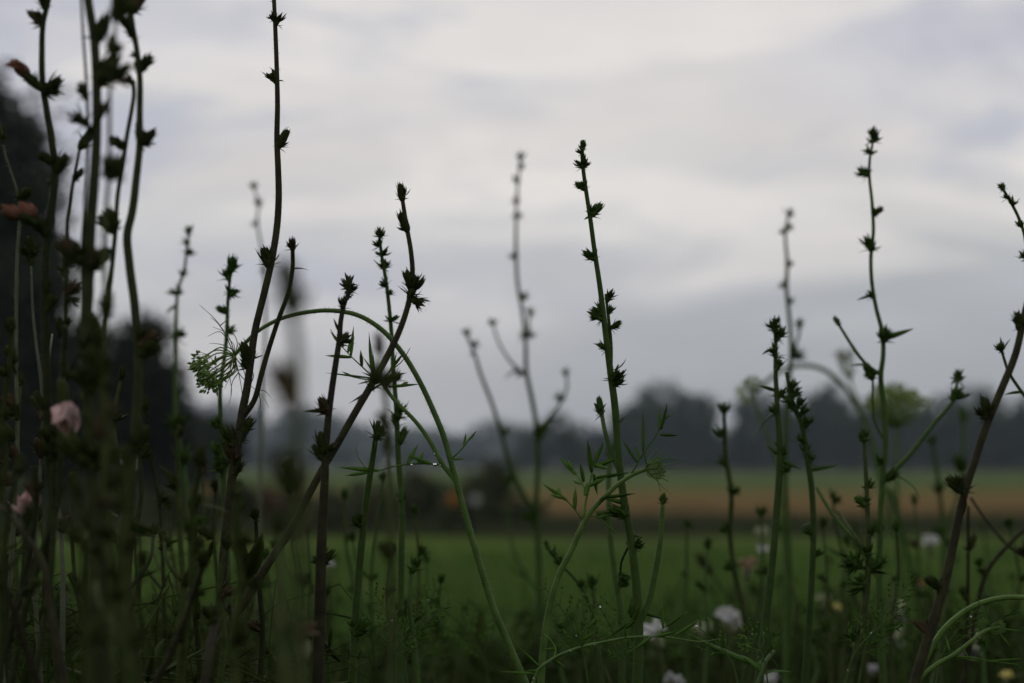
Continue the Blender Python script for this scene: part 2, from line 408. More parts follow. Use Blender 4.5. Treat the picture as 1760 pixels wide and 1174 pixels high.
def bush(px, top, Z, halfw, m, label, seed, n=3500, grp=None, leaf=.07):
    base = P(px, 797, Z); base.z = 0
    h = CAM_H - (top - 797) / FPX * Z
    r_ = random.Random(seed); mb = MB()
    crown(mb, r_, halfw / FPX * Z, h * .55, n, leaf, h * .5, 'round', 26)
    root = empty('bush', base)
    o = mb.build('crown', MT[m], None, False); o.parent = root
    mb = MB()
    for k in range(6):
        an = r_.uniform(0, 6.28); q = Vector((math.cos(an) * .5 * halfw / FPX * Z, math.sin(an) * .4 * halfw / FPX * Z, h * .8))
        tube(mb, [Vector((0, 0, -.05)), q * .5 + Vector((0, 0, .1)), q], lambda t: .018 * (1 - .7 * t), 5)
    o = mb.build('trunk', MT['bark']); o.parent = root
    tag(root, label, 'bush', grp)
for i, (x, tp, hw, m, lb) in enumerate([
    (325, 835, 60, 'bush', 'dark low bush behind the leftmost hazy stems'),
    (405, 830, 55, 'bush', 'dark low bush left of the rust-tinged one'),
    (480, 818, 60, 'bush_rust', 'rust-tinged low bush at the far edge of the meadow'),
    (560, 838, 55, 'bush', 'low dark bush just right of the rust-tinged one'),
    (640, 828, 60, 'bush', 'dark bush in the middle of the low row behind the arching stem'),
    (715, 815, 58, 'bush', 'dark bush left of the bend of the arching lace stem'),
    (790, 822, 50, 'bush', 'dark bush behind the orange and white blooms'),
    (845, 796, 48, 'bush', 'tallest upright green bush at the right end of the low row'),
    (900, 850, 46, 'bush', 'lowest bush at the right end, before the tan strip')]):
    bush(x, tp, 36 + (i % 3) * 1.5, hw, m, lb, 60 + i)
for i, (x, hw) in enumerate([(30, 70), (120, 80), (230, 80)]):
    bush(x, 825 + 8 * i, 40, hw, 'bush', 'dark hedge bush at the foot of the left trees', 80 + i, 3500, 'hedge bushes at lower left')
# dark grassy verge between meadow and tan strip
mb = MB(); r_ = random.Random(9)
for _ in range(9000):
    y = r_.uniform(35, 43); x = r_.uniform(-.3, .32) * y
    b = Vector((x, y, 0)); h = r_.uniform(.10, .28); dx = r_.uniform(-.06, .06)
    w_ = r_.uniform(.012, .03)
    mb.add([b - Vector((w_, 0, 0)), b + Vector((w_, 0, 0)), b + Vector((dx, .02, h))], [(0, 1, 2)])
tag(mb.build('grass_verge', MT['bush'], None, False), 'dark strip of rough grass along the far edge of the meadow', 'grass', kind='stuff')
# orange + white bloom at the hedge
def hedge_flower(px, py, Z, size, m, label, nm):
    c = P(px, py, Z); root = empty('flowering_plant', (c.x, c.y, 0)); s = S(size, Z) / 2
    mb = MB(); tube(mb, catmull([Vector((c.x, c.y, 0)), Vector((c.x + .02, c.y, c.z * .5)), c], .1), lambda t: .006, 6); mb.build('stem', MT['stem_mid'], root)
    mb = MB()
    for k in range(9):
        an = k * 6.283 / 9; d = Vector((math.cos(an), -.25, math.sin(an)))
        blade(mb, c, d, Vector((0, -1, 0)), s, s * .7, .3, 0, 5)
    mb.build('blossom', MT[m], root); tag(root, label, nm)
hedge_flower(781, 858, 34, 26, 'orange', 'orange bloom on a stalk beside the bend of the lace stem', 'flower')
hedge_flower(817, 860, 34, 20, 'white', 'whitish bloom on a stalk just right of the orange bloom', 'flower')
hedge_flower(355, 840, 34, 16, 'orange', 'faint reddish bloom low among the left stems', 'flower')

# ------------------------------------------------------------------ flower bud kinds (unit length, +Z)
def lathe(mb, prof, sides, rng, jit=.0, mi=0):
    vs = []; fs = []
    for (z, r) in prof:
        for k in range(sides):
            a = 6.2832 * k / sides; rr = r * (1 + (.12 if k % 2 else -.06)) * (1 + rng.uniform(-jit, jit))
            vs.append(Vector((math.cos(a) * rr, math.sin(a) * rr, z)))
    for i in range(len(prof) - 1):
        for k in range(sides):
            k2 = (k + 1) % sides; fs.append((i * sides + k, i * sides + k2, (i + 1) * sides + k2, (i + 1) * sides + k))
    fs.append(tuple(range(sides))[::-1]); fs.append(tuple((len(prof) - 1) * sides + k for k in range(sides)))
    mb.add(vs, fs, mi)
UP = Vector((0, 0, 1))
def bud_mesh(kind, seed, m):
    g = random.Random(seed); mb = MB(); fat = g.uniform(.72, .98); fl = g.uniform(0, .35)
    if kind == 'closed':       # plump involucre with pressed bracts
        lathe(mb, [(z_, r_ * fat) for z_, r_ in ((-.06, .10), (.05, .17), (.2, .215), (.5, .21), (.72, .165), (.86, .10), (.93, .04))], 14, g, .05)
        for k in range(8):
            a = k * .785 + g.uniform(-.15, .15); d = Vector((math.cos(a) * (.02 + fl), math.sin(a) * (.02 + fl), 1))
            blade(mb, Vector((math.cos(a) * .18 * fat, math.sin(a) * .18 * fat, .3)), d, Vector((math.cos(a), math.sin(a), 0)), g.uniform(.6, .8), .14, g.uniform(-.1, .5))
        for k in range(5):
            a = k * 1.256 + g.uniform(-.4, .4); d = Vector((math.cos(a), math.sin(a), g.uniform(.3, 1.6)))
            blade(mb, Vector((math.cos(a) * .15, math.sin(a) * .15, g.uniform(.05, .4))), d, UP, g.uniform(.28, .5), .09, g.uniform(-.9, .4))
    elif kind == 'spiky':      # opened, bracts flaring like a star
        lathe(mb, [(-.08, .08), (.08, .13), (.3, .15), (.5, .11), (.6, .06)], 10, g, .06)
        for k in range(10):
            a = k * .628 + g.uniform(-.2, .2); sp = g.uniform(.2, .85); d = Vector((math.cos(a) * sp, math.sin(a) * sp, 1))
            blade(mb, Vector((math.cos(a) * .11, math.sin(a) * .11, .3)), d, Vector((math.cos(a), math.sin(a), 0)), g.uniform(.42, .72), .17, g.uniform(-.3, .6))
        for k in range(6):
            a = k * 1.047 + g.uniform(-.3, .3); d = Vector((math.cos(a), math.sin(a), g.uniform(.1, 1.6)))
            blade(mb, Vector((math.cos(a) * .07, math.sin(a) * .07, .06)), d, UP, g.uniform(.35, .7), .15, g.uniform(-.4, .8))
    elif kind == 'tuft':       # tiny young bud with two or three pointed bracts
        lathe(mb, [(-.1, .08), (.12, .14), (.35, .15), (.55, .10), (.68, .03)], 8, g, .08)
        for k in range(7):
            a = k * .898 + g.uniform(-.4, .4); sp = g.uniform(.2, 1.6); d = Vector((math.cos(a) * sp, math.sin(a) * sp, 1))
            blade(mb, Vector((math.cos(a) * .09, math.sin(a) * .09, .1)), d, Vector((math.cos(a), math.sin(a), 0)), g.uniform(.6, 1.0), .22, g.uniform(-.5, .6))
    for _ in range(26 if kind != 'tuft' else 10):
        a = g.uniform(0, 6.28); z = g.uniform(.1, .9); o = Vector((math.cos(a), math.sin(a), 0)); p = o * .15 + UP * z
        t = p + o * g.uniform(.08, .16) + UP * .03; sd_ = Vector((-o.y, o.x, 0)) * .007
        mb.add([p - sd_, p + sd_, p + UP * .012, t], [(0, 1, 3), (1, 2, 3), (2, 0, 3)])
    return mb.mesh('flower_bud', m)
BUD = {(k, m): [bud_mesh(k, 7 * i + len(k), MT[m]) for i in range(7)] for k in ('closed', 'spiky', 'tuft') for m in ('bud_dark', 'bud_green', 'bud_brown')}
def leaf_mesh(seed, m, curl, wd=.16):
    g = random.Random(seed); mb = MB()
    blade(mb, Vector((0, 0, 0)), UP, Vector((0, 1, 0)), 1, wd, curl, 0, 9, .06, g.uniform(-.5, .5), lambda t: (.5 + .5 * min(1, t * 4)) * (1 - t ** 2.2))
    for s in (-1, 1):
        blade(mb, Vector((0, 0, .03)), Vector((s, 0, .4)), Vector((0, 1, 0)), .13, .06, 0, 0, 3)
    return mb.mesh('leaf', m)
LEAF = {m: [leaf_mesh(i, MT[m], c, wd) for i, (c, wd) in enumerate([(.5, .2), (-.6, .17), (1.0, .22), (.15, .15)])] for m in ('leaf', 'leaf_dark')}

def place(name, me, parent, base, d, size, rng, roll=None):
    o = bpy.data.objects.new(name, me); col.objects.link(o)
    q = d.to_track_quat('Z', 'Y') @ Matrix.Rotation(rng.uniform(0, 6.28) if roll is None else roll, 3, 'Z').to_quaternion()
    o.matrix_world = Matrix.LocRotScale(base, q, Vector((size, size, size)))
    mw = o.matrix_world.copy(); o.parent = parent; o.matrix_parent_inverse = Matrix.Identity(4)
    o.matrix_local = Matrix.Translation(parent.location).inverted() @ mw
    return o
CT, ST = math.cos(PITCH), math.sin(PITCH)
def img_dir(dx, dy, dz=0.0):          # image-plane direction (dy up) + depth
    return Vector((dx, dz * CT - dy * ST, dz * ST + dy * CT)).normalized()

def plant(label, Z, main, w, branches=(), nodes=(), sm='stem_dark', bm='bud_dark', lm='leaf_dark', name='chicory_plant', group=None,
          root=None, hairy=0, dzb=.03, lean=.05, cat='wildflower', seed=None, sides=8):
    """main: image points tip -> foot (continued to the soil); branches: (points free end -> joint, width tip, width joint)
       nodes: (x, y, size_px, kind[, angle])"""
    g = random.Random(seed if seed is not None else hash_(label))
    samples = []                       # (px, py, Z, world, tangent)
    foot = P(main[-1][0], main[-1][1], Z)
    rt = Vector((foot.x + g.uniform(-1, 1) * lean, foot.y + g.uniform(0, 1) * lean, 0)) if root is None else Vector(root)
    R0 = empty(name, rt)
    def run(pts, w0, w1, nm, z_free, z_join, to_ground):
        p3 = []
        n = len(pts)
        for i, (x, y) in enumerate(pts):
            t = i / (n - 1); t = t ** .7
            p3.append(P(x, y, z_free + (z_join - z_free) * t))
        if to_ground:
            last = p3[-1]; dirn = (p3[-1] - p3[-2]).normalized()
            H = last.z
            p3.append(Vector((last.x + dirn.x * H * .22 + (rt.x - last.x) * .15, last.y + (rt.y - last.y) * .2, H * .72)))
            p3.append(Vector((last.x + (rt.x - last.x) * .75, last.y + (rt.y - last.y) * .7, H * .34)))
            p3.append(Vector((rt.x, rt.y, -.02)))
        pts3 = catmull(p3, S(7, Z))
        inside = len(pts)
        L_ = [0.0]
        for a, b in zip(pts3, pts3[1:]): L_.append(L_[-1] + (b - a).length)
        # arc length at the last traced point
        lastd = min(range(len(pts3)), key=lambda i: (pts3[i] - p3[inside - 1]).length)
        La = max(L_[lastd], 1e-6)
        r0, r1 = S(w0, Z) / 2, S(w1, Z) / 2
        rad = []
        for l in L_:
            t = l / La
            r = r0 + (r1 - r0) * min(1, t) ** .8
            if t > 1: r = r1 * (1 + .35 * (l - La))
            r *= 1 + .05 * math.sin(l * 55 + r0 * 9999)
            rad.append(r)
        mb = MB(); tube(mb, pts3, rad, sides, 0, .10)
        if hairy: hairs(mb, pts3[:lastd + 1], rad, g, int(hairy * lastd), .0011 if Z < 1.3 else .0015, 1)
        mb.build(nm, [MT[sm], MT['hair']], R0)
        for i in range(0, lastd + 1):
            q = pts3[i]; r = q - Vector((0, 0, CAM_H))
            dep = r.y * CT + r.z * ST
            samples.append((880 + r.x / dep * FPX, 587 - (-r.y * ST + r.z * CT) / dep * FPX, q, (pts3[max(i - 1, 0)] - pts3[min(i + 1, len(pts3) - 1)]).normalized(), dep, rad[i]))
    run(main, w[0], w[1], 'stem', Z + g.uniform(-1, 1) * dzb, Z, True)
    for b in branches:
        n0 = len(samples)
        jx, jy = b[0][-1]
        s = min(samples[:n0], key=lambda q: (q[0] - jx) ** 2 + (q[1] - jy) ** 2)
        to_g = len(b) > 3 and b[3] == 'ground'
        pts = list(b[0])
        if not to_g and (s[0] - jx) ** 2 + (s[1] - jy) ** 2 < 900: pts[-1] = (s[0], s[1])
        run(pts, b[1], b[2], 'branch', s[4] + g.uniform(-1, 1) * dzb, s[4], to_g)
    for nd in nodes:
        x, y, size, kind = nd[:4]; ang = nd[4] if len(nd) > 4 else None
        by = y + size * .45 if kind != 'l' else y
        s = min(samples, key=lambda q: (q[0] - x) ** 2 + (q[1] - by) ** 2 * .6)
        if kind == 't':
            s = min(samples, key=lambda q: (q[0] - x) ** 2 + (q[1] - y) ** 2)
        base, dep = s[2], s[4]; sz = size / FPX * dep
        if ang is not None:
            d = img_dir(math.cos(R(ang)), math.sin(R(ang)), g.uniform(-.35, .35))
        elif kind == 't': d = s[3]
        else:
            dx, dy = x - s[0], -(y - s[1])
            if math.hypot(dx, dy) < 3: dx = g.choice((-4, 4))
            d = img_dir(dx / size, dy / size + .35, g.uniform(-.45, .45))
        if kind in 'bcsu': d = (d + s[3] * .15).normalized()
        sz *= (.93 if kind in 'sut' else .96) * g.uniform(.85, 1.15)
        if kind == 'l': sz *= 1.1
        bm0 = bm; bmx = 'bud_brown' if g.random() < (.14 if bm == 'bud_dark' else .015) else bm
        def dev(d, a): return (d + Vector((g.uniform(-a, a), g.uniform(-a, a), g.uniform(-a, a)))).normalized()
        edge = base + d * s[5] * .1
        cl = 'closed' if bm == 'bud_dark' else g.choice(('closed', 'spiky', 'tuft', 'spiky'))
        if kind == 'b':
            place('flower_bud', g.choice(BUD[(cl, bmx)]), R0, edge, d, sz, g)
            place('flower_bud', g.choice(BUD[('tuft', bmx)]), R0, edge, dev(d, .6), sz * .6, g)
        elif kind == 's':
            place('flower_bud', g.choice(BUD[('spiky', bmx)]), R0, edge, d, sz, g)
        elif kind == 'u':
            place('flower_bud', g.choice(BUD[('tuft', bmx)]), R0, edge, d, sz, g)
            place('flower_bud', g.choice(BUD[('tuft', bmx)]), R0, edge, dev(s[3], .8), sz * .7, g)
        elif kind == 'c':                          # cluster of three to four heads + bract
            place('flower_bud', g.choice(BUD[(cl, bmx)]), R0, edge, d, sz, g)
            place('flower_bud', g.choice(BUD[('spiky', bmx)]), R0, edge, dev(d, .55), sz * .8, g)
            place('flower_bud', g.choice(BUD[('spiky', bmx)]), R0, edge, dev(d * .5 + s[3], .7), sz * .75, g)
            place('leaf', g.choice(LEAF[lm]), R0, edge, dev(d, .5), sz * .9, g)
        elif kind == 't':                          # terminal head
            place('flower_bud', g.choice(BUD[(cl, bmx)]), R0, base, s[3], sz, g)
            place('flower_bud', g.choice(BUD[('spiky', bmx)]), R0, base, dev(s[3], .25), sz * .8, g)
        elif kind == 'T':                          # terminal tuft of many bracts
            for k in range(4):
                place('flower_bud', g.choice(BUD[('spiky', bmx)]), R0, base - s[3] * sz * .25 * k, dev(s[3], .5), sz * (.8 - .08 * k), g)
        elif kind == 'l':
            place('leaf', g.choice(LEAF[lm]), R0, base, d, sz, g)
    tag(R0, label, cat, group)
    return R0, samples
def hash_(s):
    h = 7
    for c in s: h = (h * 31 + ord(c)) % 1000003
    return h

#PLANTS
# ================================================================== chicory plants, left thicket
FARLEFT, _ = plant('sharp dark chicory stem at far left carrying a wilted flower near its top', .84,
  [(85,-45),(84,-5),(74,40),(72,90),(73,140),(80,190),(88,240),(93,290),(90,340),(84,385),(79,430),(77,500),(78,560),(80,640),(82,720),(85,800),(92,870),(80,940),(88,1050),(108,1174)], (10, 21),
  [([(58,800),(62,850),(55,920),(32,1030),(8,1120),(-12,1180)], 12, 16, 'ground'), ([(112,560),(108,660),(104,760),(100,860),(72,950),(40,1060),(20,1174)], 8, 15, 'ground')],
  [(48,14,38,'b',150),(62,24,30,'b',125),(70,0,30,'c'),(97,140,40,'c',35),(102,133,34,'b',20),(80,268,38,'b',150),(112,275,50,'b',45),(72,385,40,'c',120),(70,395,45,'s',100),(95,520,36,'b'),
   (97,490,32,'b',80),(60,300,20,'s',200),(45,840,40,'c',120),(95,850,35,'b',60),(50,935,40,'l',215),(75,690,40,'b',130)], 'stem_olive', 'bud_dark', hairy=1)
plant('second sharp dark chicory stem from left, with wide whorls of buds', .80,
  [(222,-40),(223,0),(228,45),(235,85),(240,130),(240,200),(240,250),(235,300),(226,370),(219,400),(222,450),(231,520),(236,570),(238,650),(231,750),(222,850),(213,930),(221,1050),(236,1174)], (9, 24),
  [([(229,140),(230,165),(227,185),(218,235),(210,290),(203,330),(198,400),(190,480),(182,540),(176,620),(180,700),(200,800),(214,900)], 8, 12)],
  [(214,0,34,'c',120),(232,0,40,'c',60),(214,45,36,'b',125),(222,60,30,'s',120),(256,98,42,'c',50),(262,95,34,'s',25),(226,95,22,'s',150),(224,132,28,'s',130),(222,240,36,'b',150),(250,235,40,'c',40),(240,228,36,'b',95),(238,238,30,'b',60),
   (196,378,46,'c',140),(208,375,38,'b',110),(194,366,40,'s',135),(258,590,48,'c',40),(272,578,50,'b',35),(252,570,42,'s',70),(268,590,44,'b',20),(243,760,50,'c',60),(205,775,40,'c',130),(230,895,60,'l',-25),(245,905,60,'l',-28),(245,885,28,'b',70),(236,1050,30,'l',60)],
  'stem_olive', 'bud_dark')
plant('thick blurred grey-green chicory stem between the two sharp dark ones at left', .75,
  [(146,-40),(153,10),(161,60),(166,150),(166,230),(161,320),(155,400),(151,480),(148,560),(150,650),(155,750),(163,900),(170,1174)], (15, 30),
  [([(138,-40),(143,60),(149,150),(151,230),(147,330),(141,430),(143,560),(150,700)], 5, 8)],
  [(160,50,60,'c',60),(182,115,60,'b',55),(178,125,60,'s',40),(150,150,45,'s',120),(150,190,50,'s',150),(130,232,80,'l',50),(122,425,60,'c',150),(112,420,60,'b',150),(172,440,55,'b',40),(178,440,50,'s',50),(158,560,60,'c'),(175,590,60,'c',60),
   (140,640,60,'s',130),(172,650,60,'c'),(130,770,70,'c',140),(190,780,60,'c',40),(145,900,40,'c')], 'stem_olive', 'bud_dark')
plant('thin blurred chicory stem just left of the second sharp dark stem', .66,
  [(193,-40),(197,20),(198,70),(189,150),(188,220),(187,300),(181,380),(179,440),(182,540),(176,680),(180,850),(190,1000),(195,1174)], (6, 12),
  [], [(205,10,50,'c',40),(196,15,50,'b',80),(198,78,40,'c',100),(190,115,45,'c',30),(188,120,40,'s',-10),(184,175,30,'s',150),(200,285,45,'c',60),(205,292,40,'s',10),(184,290,40,'b',100),(192,520,60,'c',90),(175,620,60,'c',120),(185,700,60,'s',60)], 'stem_mid', 'bud_dark')
SHORTDARK, _ = plant('shorter dark chicory stem between the far-left sharp stem and the thick blurred one', .83,
  [(137,255),(130,290),(121,340),(115,400),(113,470),(112,550),(106,640),(100,700),(92,800),(90,950),(60,1174)], (6, 13),
  [([(152,560),(140,590),(120,640),(106,700)],3,5)], [(140,300,32,'c',50),(122,215,50,'b',50),(113,465,32,'s',120),(118,488,38,'s',30),(120,500,34,'s',-20),(104,560,36,'b',110),(118,550,30,'s',60),(128,640,30,'b',120),(95,740,46,'c',130),(115,760,46,'c',50),(82,770,44,'c',120)], 'stem_olive', 'bud_dark')
plant('pale hairy chicory stem leaning in from the left edge above the rusty wilted flower', .92,
  [(-4,200),(3,225),(8,262),(20,300),(29,328),(34,370),(30,430),(28,520),(28,650),(30,800),(20,950),(10,1174)], (4, 9),
  [], [(4,225,28,'b',95),(4,238,24,'s',100),(42,330,34,'c',30),(52,328,30,'b',40),(38,345,30,'s',10),(40,605,42,'b',125),(48,625,34,'s',110),(28,700,40,'c'),(20,780,40,'c'),(62,690,40,'b',130)], 'stem_pale', 'bud_dark', hairy=1)
plant('slim grey hairy chicory with a round tufted head before the dark left trees', .95,
  [(52,440),(54,470),(56,530),(62,590),(70,650),(74,700),(70,800),(62,900),(60,1000),(70,1174)], (4, 9),
  [([(90,575),(84,620),(80,680),(78,730)],4,5)], [(52,425,34,'c',95),(46,432,34,'s',120),(60,432,34,'s',60),(52,440,34,'s',90),(48,690,40,'b',135),(70,680,40,'c',120),(66,705,40,'b',100),(64,765,44,'c'),(50,830,44,'c',110)], 'stem_pale', 'bud_dark', hairy=1.2)
plant('grey-green stem with a paler edge rising straight from the lower left corner', .9,
  [(88,790),(95,840),(103,900),(107,960),(108,1040),(105,1174)], (8, 11), [([(160,815),(170,840),(180,870),(202,890)],6,6),([(195,770),(203,830),(210,880),(210,960)],5,6)],
  [(88,790,40,'c'),(100,900,36,'c',60),(190,1010,30,'b',100),(205,840,30,'s')], 'stem_pale', 'bud_dark', lm='leaf_dark')
plant('dark crossing stems at the lower left corner', .78,
  [(-6,866),(20,890),(42,920),(70,960),(84,1040),(95,1100),(110,1174)], (9, 17),
  [([(-10,960),(5,1000),(22,1045),(40,1100),(65,1174)],11,15,'ground'), ([(-20,1110),(5,1080),(25,1050),(46,1000),(60,950)],6,7), ([(30,935),(40,925),(60,915)],3,4)], [(20,960,36,'l',215),(60,1010,30,'c'),(84,1045,28,'s',150),(30,1100,40,'c')], 'stem_dark','bud_dark')
plant('dark stem slanting up right from the bottom edge below the left thicket', .8,
  [(352,960),(340,1000),(330,1030),(312,1080),(290,1130),(265,1180)], (9, 14), [([(372,1065),(362,1110),(352,1174)],16,18,'ground')], [(352,960,44,'c'),(355,1050,50,'s',110),(395,1050,26,'l',80),(280,1105,26,'b',100)], 'stem_dark','bud_dark')
# ------------------------------------------------------------------ middle
plant('tall sharp purple-brown chicory stem left of centre running out through the top edge', .97,
  [(470,-45),(471,0),(473,45),(476,130),(477,180),(476,240),(478,290),(479,340),(476,390),(471,425),(461,475),(450,520),(438,570),(431,620),(424,670),(417,705),(411,745),(402,800),(392,880),(385,950),(378,1050),(360,1174)], (7, 20),
  [([(503,430),(503,462),(497,497),(480,545),(465,590),(450,640),(436,690),(422,722)],8,11)],
  [(484,28,30,'s',60),(466,26,24,'s',130),(458,126,36,'s',128),(487,240,36,'b',55),(466,440,44,'c',115),(457,440,40,'s',105),(414,610,44,'b',108),(409,600,36,'b',120),(425,745,44,'b',60),(405,745,46,'b',125),(432,735,36,'c',45),(410,780,46,'c',110),(420,800,40,'s',60),
   (502,425,34,'t'),(528,468,26,'l',8),(430,810,36,'b',55)], 'stem_dark', 'bud_dark', hairy=1.1)
plant('dark bent chicory stem sweeping up from lower left to a fat upright bud', .95,
  [(692,345),(699,390),(706,430),(709,470),(704,512),(690,560),(671,602),(645,650),(610,710),(577,768),(555,805),(531,850),(500,910),(460,970),(422,1032),(398,1066),(378,1110),(352,1174)], (8, 19),
  [([(394,1040),(396,1055),(400,1066)],7,7)],
  [(692,334,34,'t'),(684,385,42,'b',112),(700,480,42,'b',105),(716,492,48,'s',70),(712,500,40,'s',-35),(714,485,40,'s',75),(640,655,40,'s',60),(398,1045,28,'s',110)], 'stem_dark', 'bud_dark', hairy=1.1)
plant('slim brownish chicory with a bristly tip crossing the top of the arching stem', .93,
  [(601,478),(598,505),(591,525),(586,550),(583,585),(577,625),(570,672),(564,720),(560,770),(558,830),(554,900),(551,1000),(546,1174)], (6, 24), [],
  [(602,475,34,'T',80),(604,498,28,'s',60),(588,520,34,'s',95),(600,578,34,'s',50),(598,580,32,'s',30),(574,572,24,'l',120),(549,695,34,'c',120),(548,692,30,'s',100),(520,697,42,'l',178),(541,770,44,'b',135),(550,765,44,'b',105),(572,770,36,'s',60),(566,955,36,'b',45),(545,960,26,'s',150)], 'stem_dark', 'bud_dark', hairy=.8)
plant('slender green chicory tip left of the fat-budded dark stem, small tufts alternating up it', 1.12,
  [(652,402),(656,440),(663,480),(669,530),(673,575),(676,640),(681,700),(684,780),(690,860),(690,950),(688,1050),(686,1174)], (5, 15),
  [([(706,985),(704,1030),(711,1100),(717,1174)],8,12,'ground')],
  [(652,397,26,'c',90),(646,412,24,'u',150),(663,425,24,'u',40),(657,450,28,'c',90),(657,484,24,'u',140),(680,540,28,'u',30),(672,500,18,'u',60),(690,640,30,'u',40),(690,705,40,'b',80),(702,745,40,'b',60),(693,720,36,'s',100),(700,700,46,'s',75),(706,960,44,'s',60),(686,1048,40,'c',100),(690,850,36,'s'),(716,1070,36,'l',40)], 'stem_green', 'bud_green', hairy=2.2)
plant('green chicory tip rising behind the drooping lace flower', 1.15,
  [(398,455),(394,490),(391,530),(390,570),(385,620),(379,660),(379,720),(383,790),(388,900),(392,1000),(395,1174)], (5, 15), [],
  [(398,452,34,'c',80),(392,468,30,'s',120),(404,493,26,'c',20),(384,530,26,'c',160),(399,560,24,'c',20),(365,720,30,'c',140),(360,770,44,'c',130),(398,745,44,'c',60),(375,790,44,'c')], 'stem_green', 'bud_green')
plant('soft green chicory stem with drooping side leaves left of the lace flower', 1.45,
  [(325,398),(321,430),(317,462),(306,500),(303,540),(303,580),(302,650),(303,720),(315,800),(325,870),(330,1000),(332,1174)], (5, 14), [],
  [(326,395,24,'c'),(318,412,22,'u'),(324,430,22,'u',30),(315,465,22,'u',80),(298,498,26,'u',140),(280,520,26,'l',215),(310,567,24,'u',30),(325,580,26,'l',-40),(310,720,50,'c',80),(318,780,44,'c'),(335,860,36,'b',60),(330,900,40,'c')], 'stem_green', 'bud_green', lm='leaf')
plant('pale far chicory tip between the soft green stem and the tall sharp stem', 1.9,
  [(434,318),(444,348),(442,380),(449,425),(456,500),(455,600),(450,750),(445,900),(440,1174)], (4, 10), [], [(434,318,20,'u'),(445,345,20,'u'),(438,378,18,'u',160),(455,460,18,'u')], 'stem_pale', 'bud_green')
plant('very blurred grey chicory stem close to the lens in front of the left-centre stems', .40,
  [(492,470),(500,530),(509,590),(511,680),(510,800),(512,950),(505,1174)], (14, 34), [], [(480,505,100,'b',95),(470,470,70,'s',110),(494,655,95,'b',125),(540,815,80,'c',120)], 'stem_mid', 'bud_dark')
plant('blurred chicory stem with a brown cluster in front of the arching lace stem', .60,
  [(652,580),(656,640),(664,700),(668,800),(672,900),(673,1174)], (8, 17), [], [(655,590,44,'b',95),(650,640,50,'c',120),(664,650,46,'b',60),(645,725,44,'b',120),(665,760,40,'c'),(655,945,46,'c',130)], 'stem_mid', 'bud_dark')
plant('straight dark green stem just left of the bend of the arching lace stem', 1.0,
  [(650,725),(641,785),(631,850),(622,930),(613,1030),(606,1174)], (9, 17), [], [(650,740,34,'c'),(610,893,34,'b',140),(617,880,22,'s',150),(617,1080,40,'b',60),(625,1075,34,'s',10),(613,1070,34,'s',100)], 'stem_green', 'bud_green')
plant('thin forked chicory stem low in front of the meadow, left of centre', 1.25,
  [(457,960),(464,1010),(472,1060),(492,1120),(515,1180)], (5, 9), [([(453,1100),(472,1130),(495,1165)],4,6)], [(457,955,34,'b'),(453,1098,24,'b',120),(590,1130,20,'s'),(430,900,20,'u')], 'stem_mid', 'bud_green')
plant('small blurred chicory tip low in the meadow right of the lace stem base', 1.9,
  [(800,1045),(796,1090),(794,1174)], (4, 7), [([(590,1120),(592,1174)],4,5,'ground')], [(800,1042,26,'c'),(796,1080,24,'u',150),(592,1115,26,'c')], 'stem_mid', 'bud_green')
# ------------------------------------------------------------------ right of centre
plant('pale blurred branching chicory right of centre with curved side branches', 1.9,
  [(895,268),(892,300),(888,345),(887,390),(887,435),(890,490),(897,530),(903,580),(905,640),(915,690),(923,740),(924,800),(922,880),(926,960),(928,1040),(930,1174)], (4, 13),
  [([(845,548),(858,590),(878,622),(898,645)],4,6), ([(911,535),(908,560),(904,585)],4,5), ([(972,640),(975,662),(965,690),(946,715),(926,742)],4,7), ([(800,572),(812,597),(825,640),(845,692),(861,742),(878,800),(900,850),(920,882)],5,10), ([(876,830),(876,920),(893,970),(922,1020)],4,6), ([(955,850),(940,865),(924,882)],3,4)],
  [(895,268,22,'u'),(897,283,18,'u',60),(889,308,18,'u',140),(887,342,18,'u'),(890,370,18,'u',40),(880,433,22,'u',170),(894,500,24,'u',20),(903,565,26,'u',30),(845,550,20,'u'),(912,533,18,'u'),(893,645,26,'u',160),(880,655,26,'l',220),(972,640,22,'u'),(965,683,22,'u',130),(926,742,32,'c',60),(955,744,36,'l',5),
   (800,572,22,'u'),(812,588,22,'u',40),(810,610,16,'u'),(862,742,24,'u',60),(877,820,26,'u',60),(915,882,34,'c',170),(880,876,44,'l',172),(905,1000,44,'l',150),(912,1030,44,'l',215)], 'stem_green', 'bud_green')
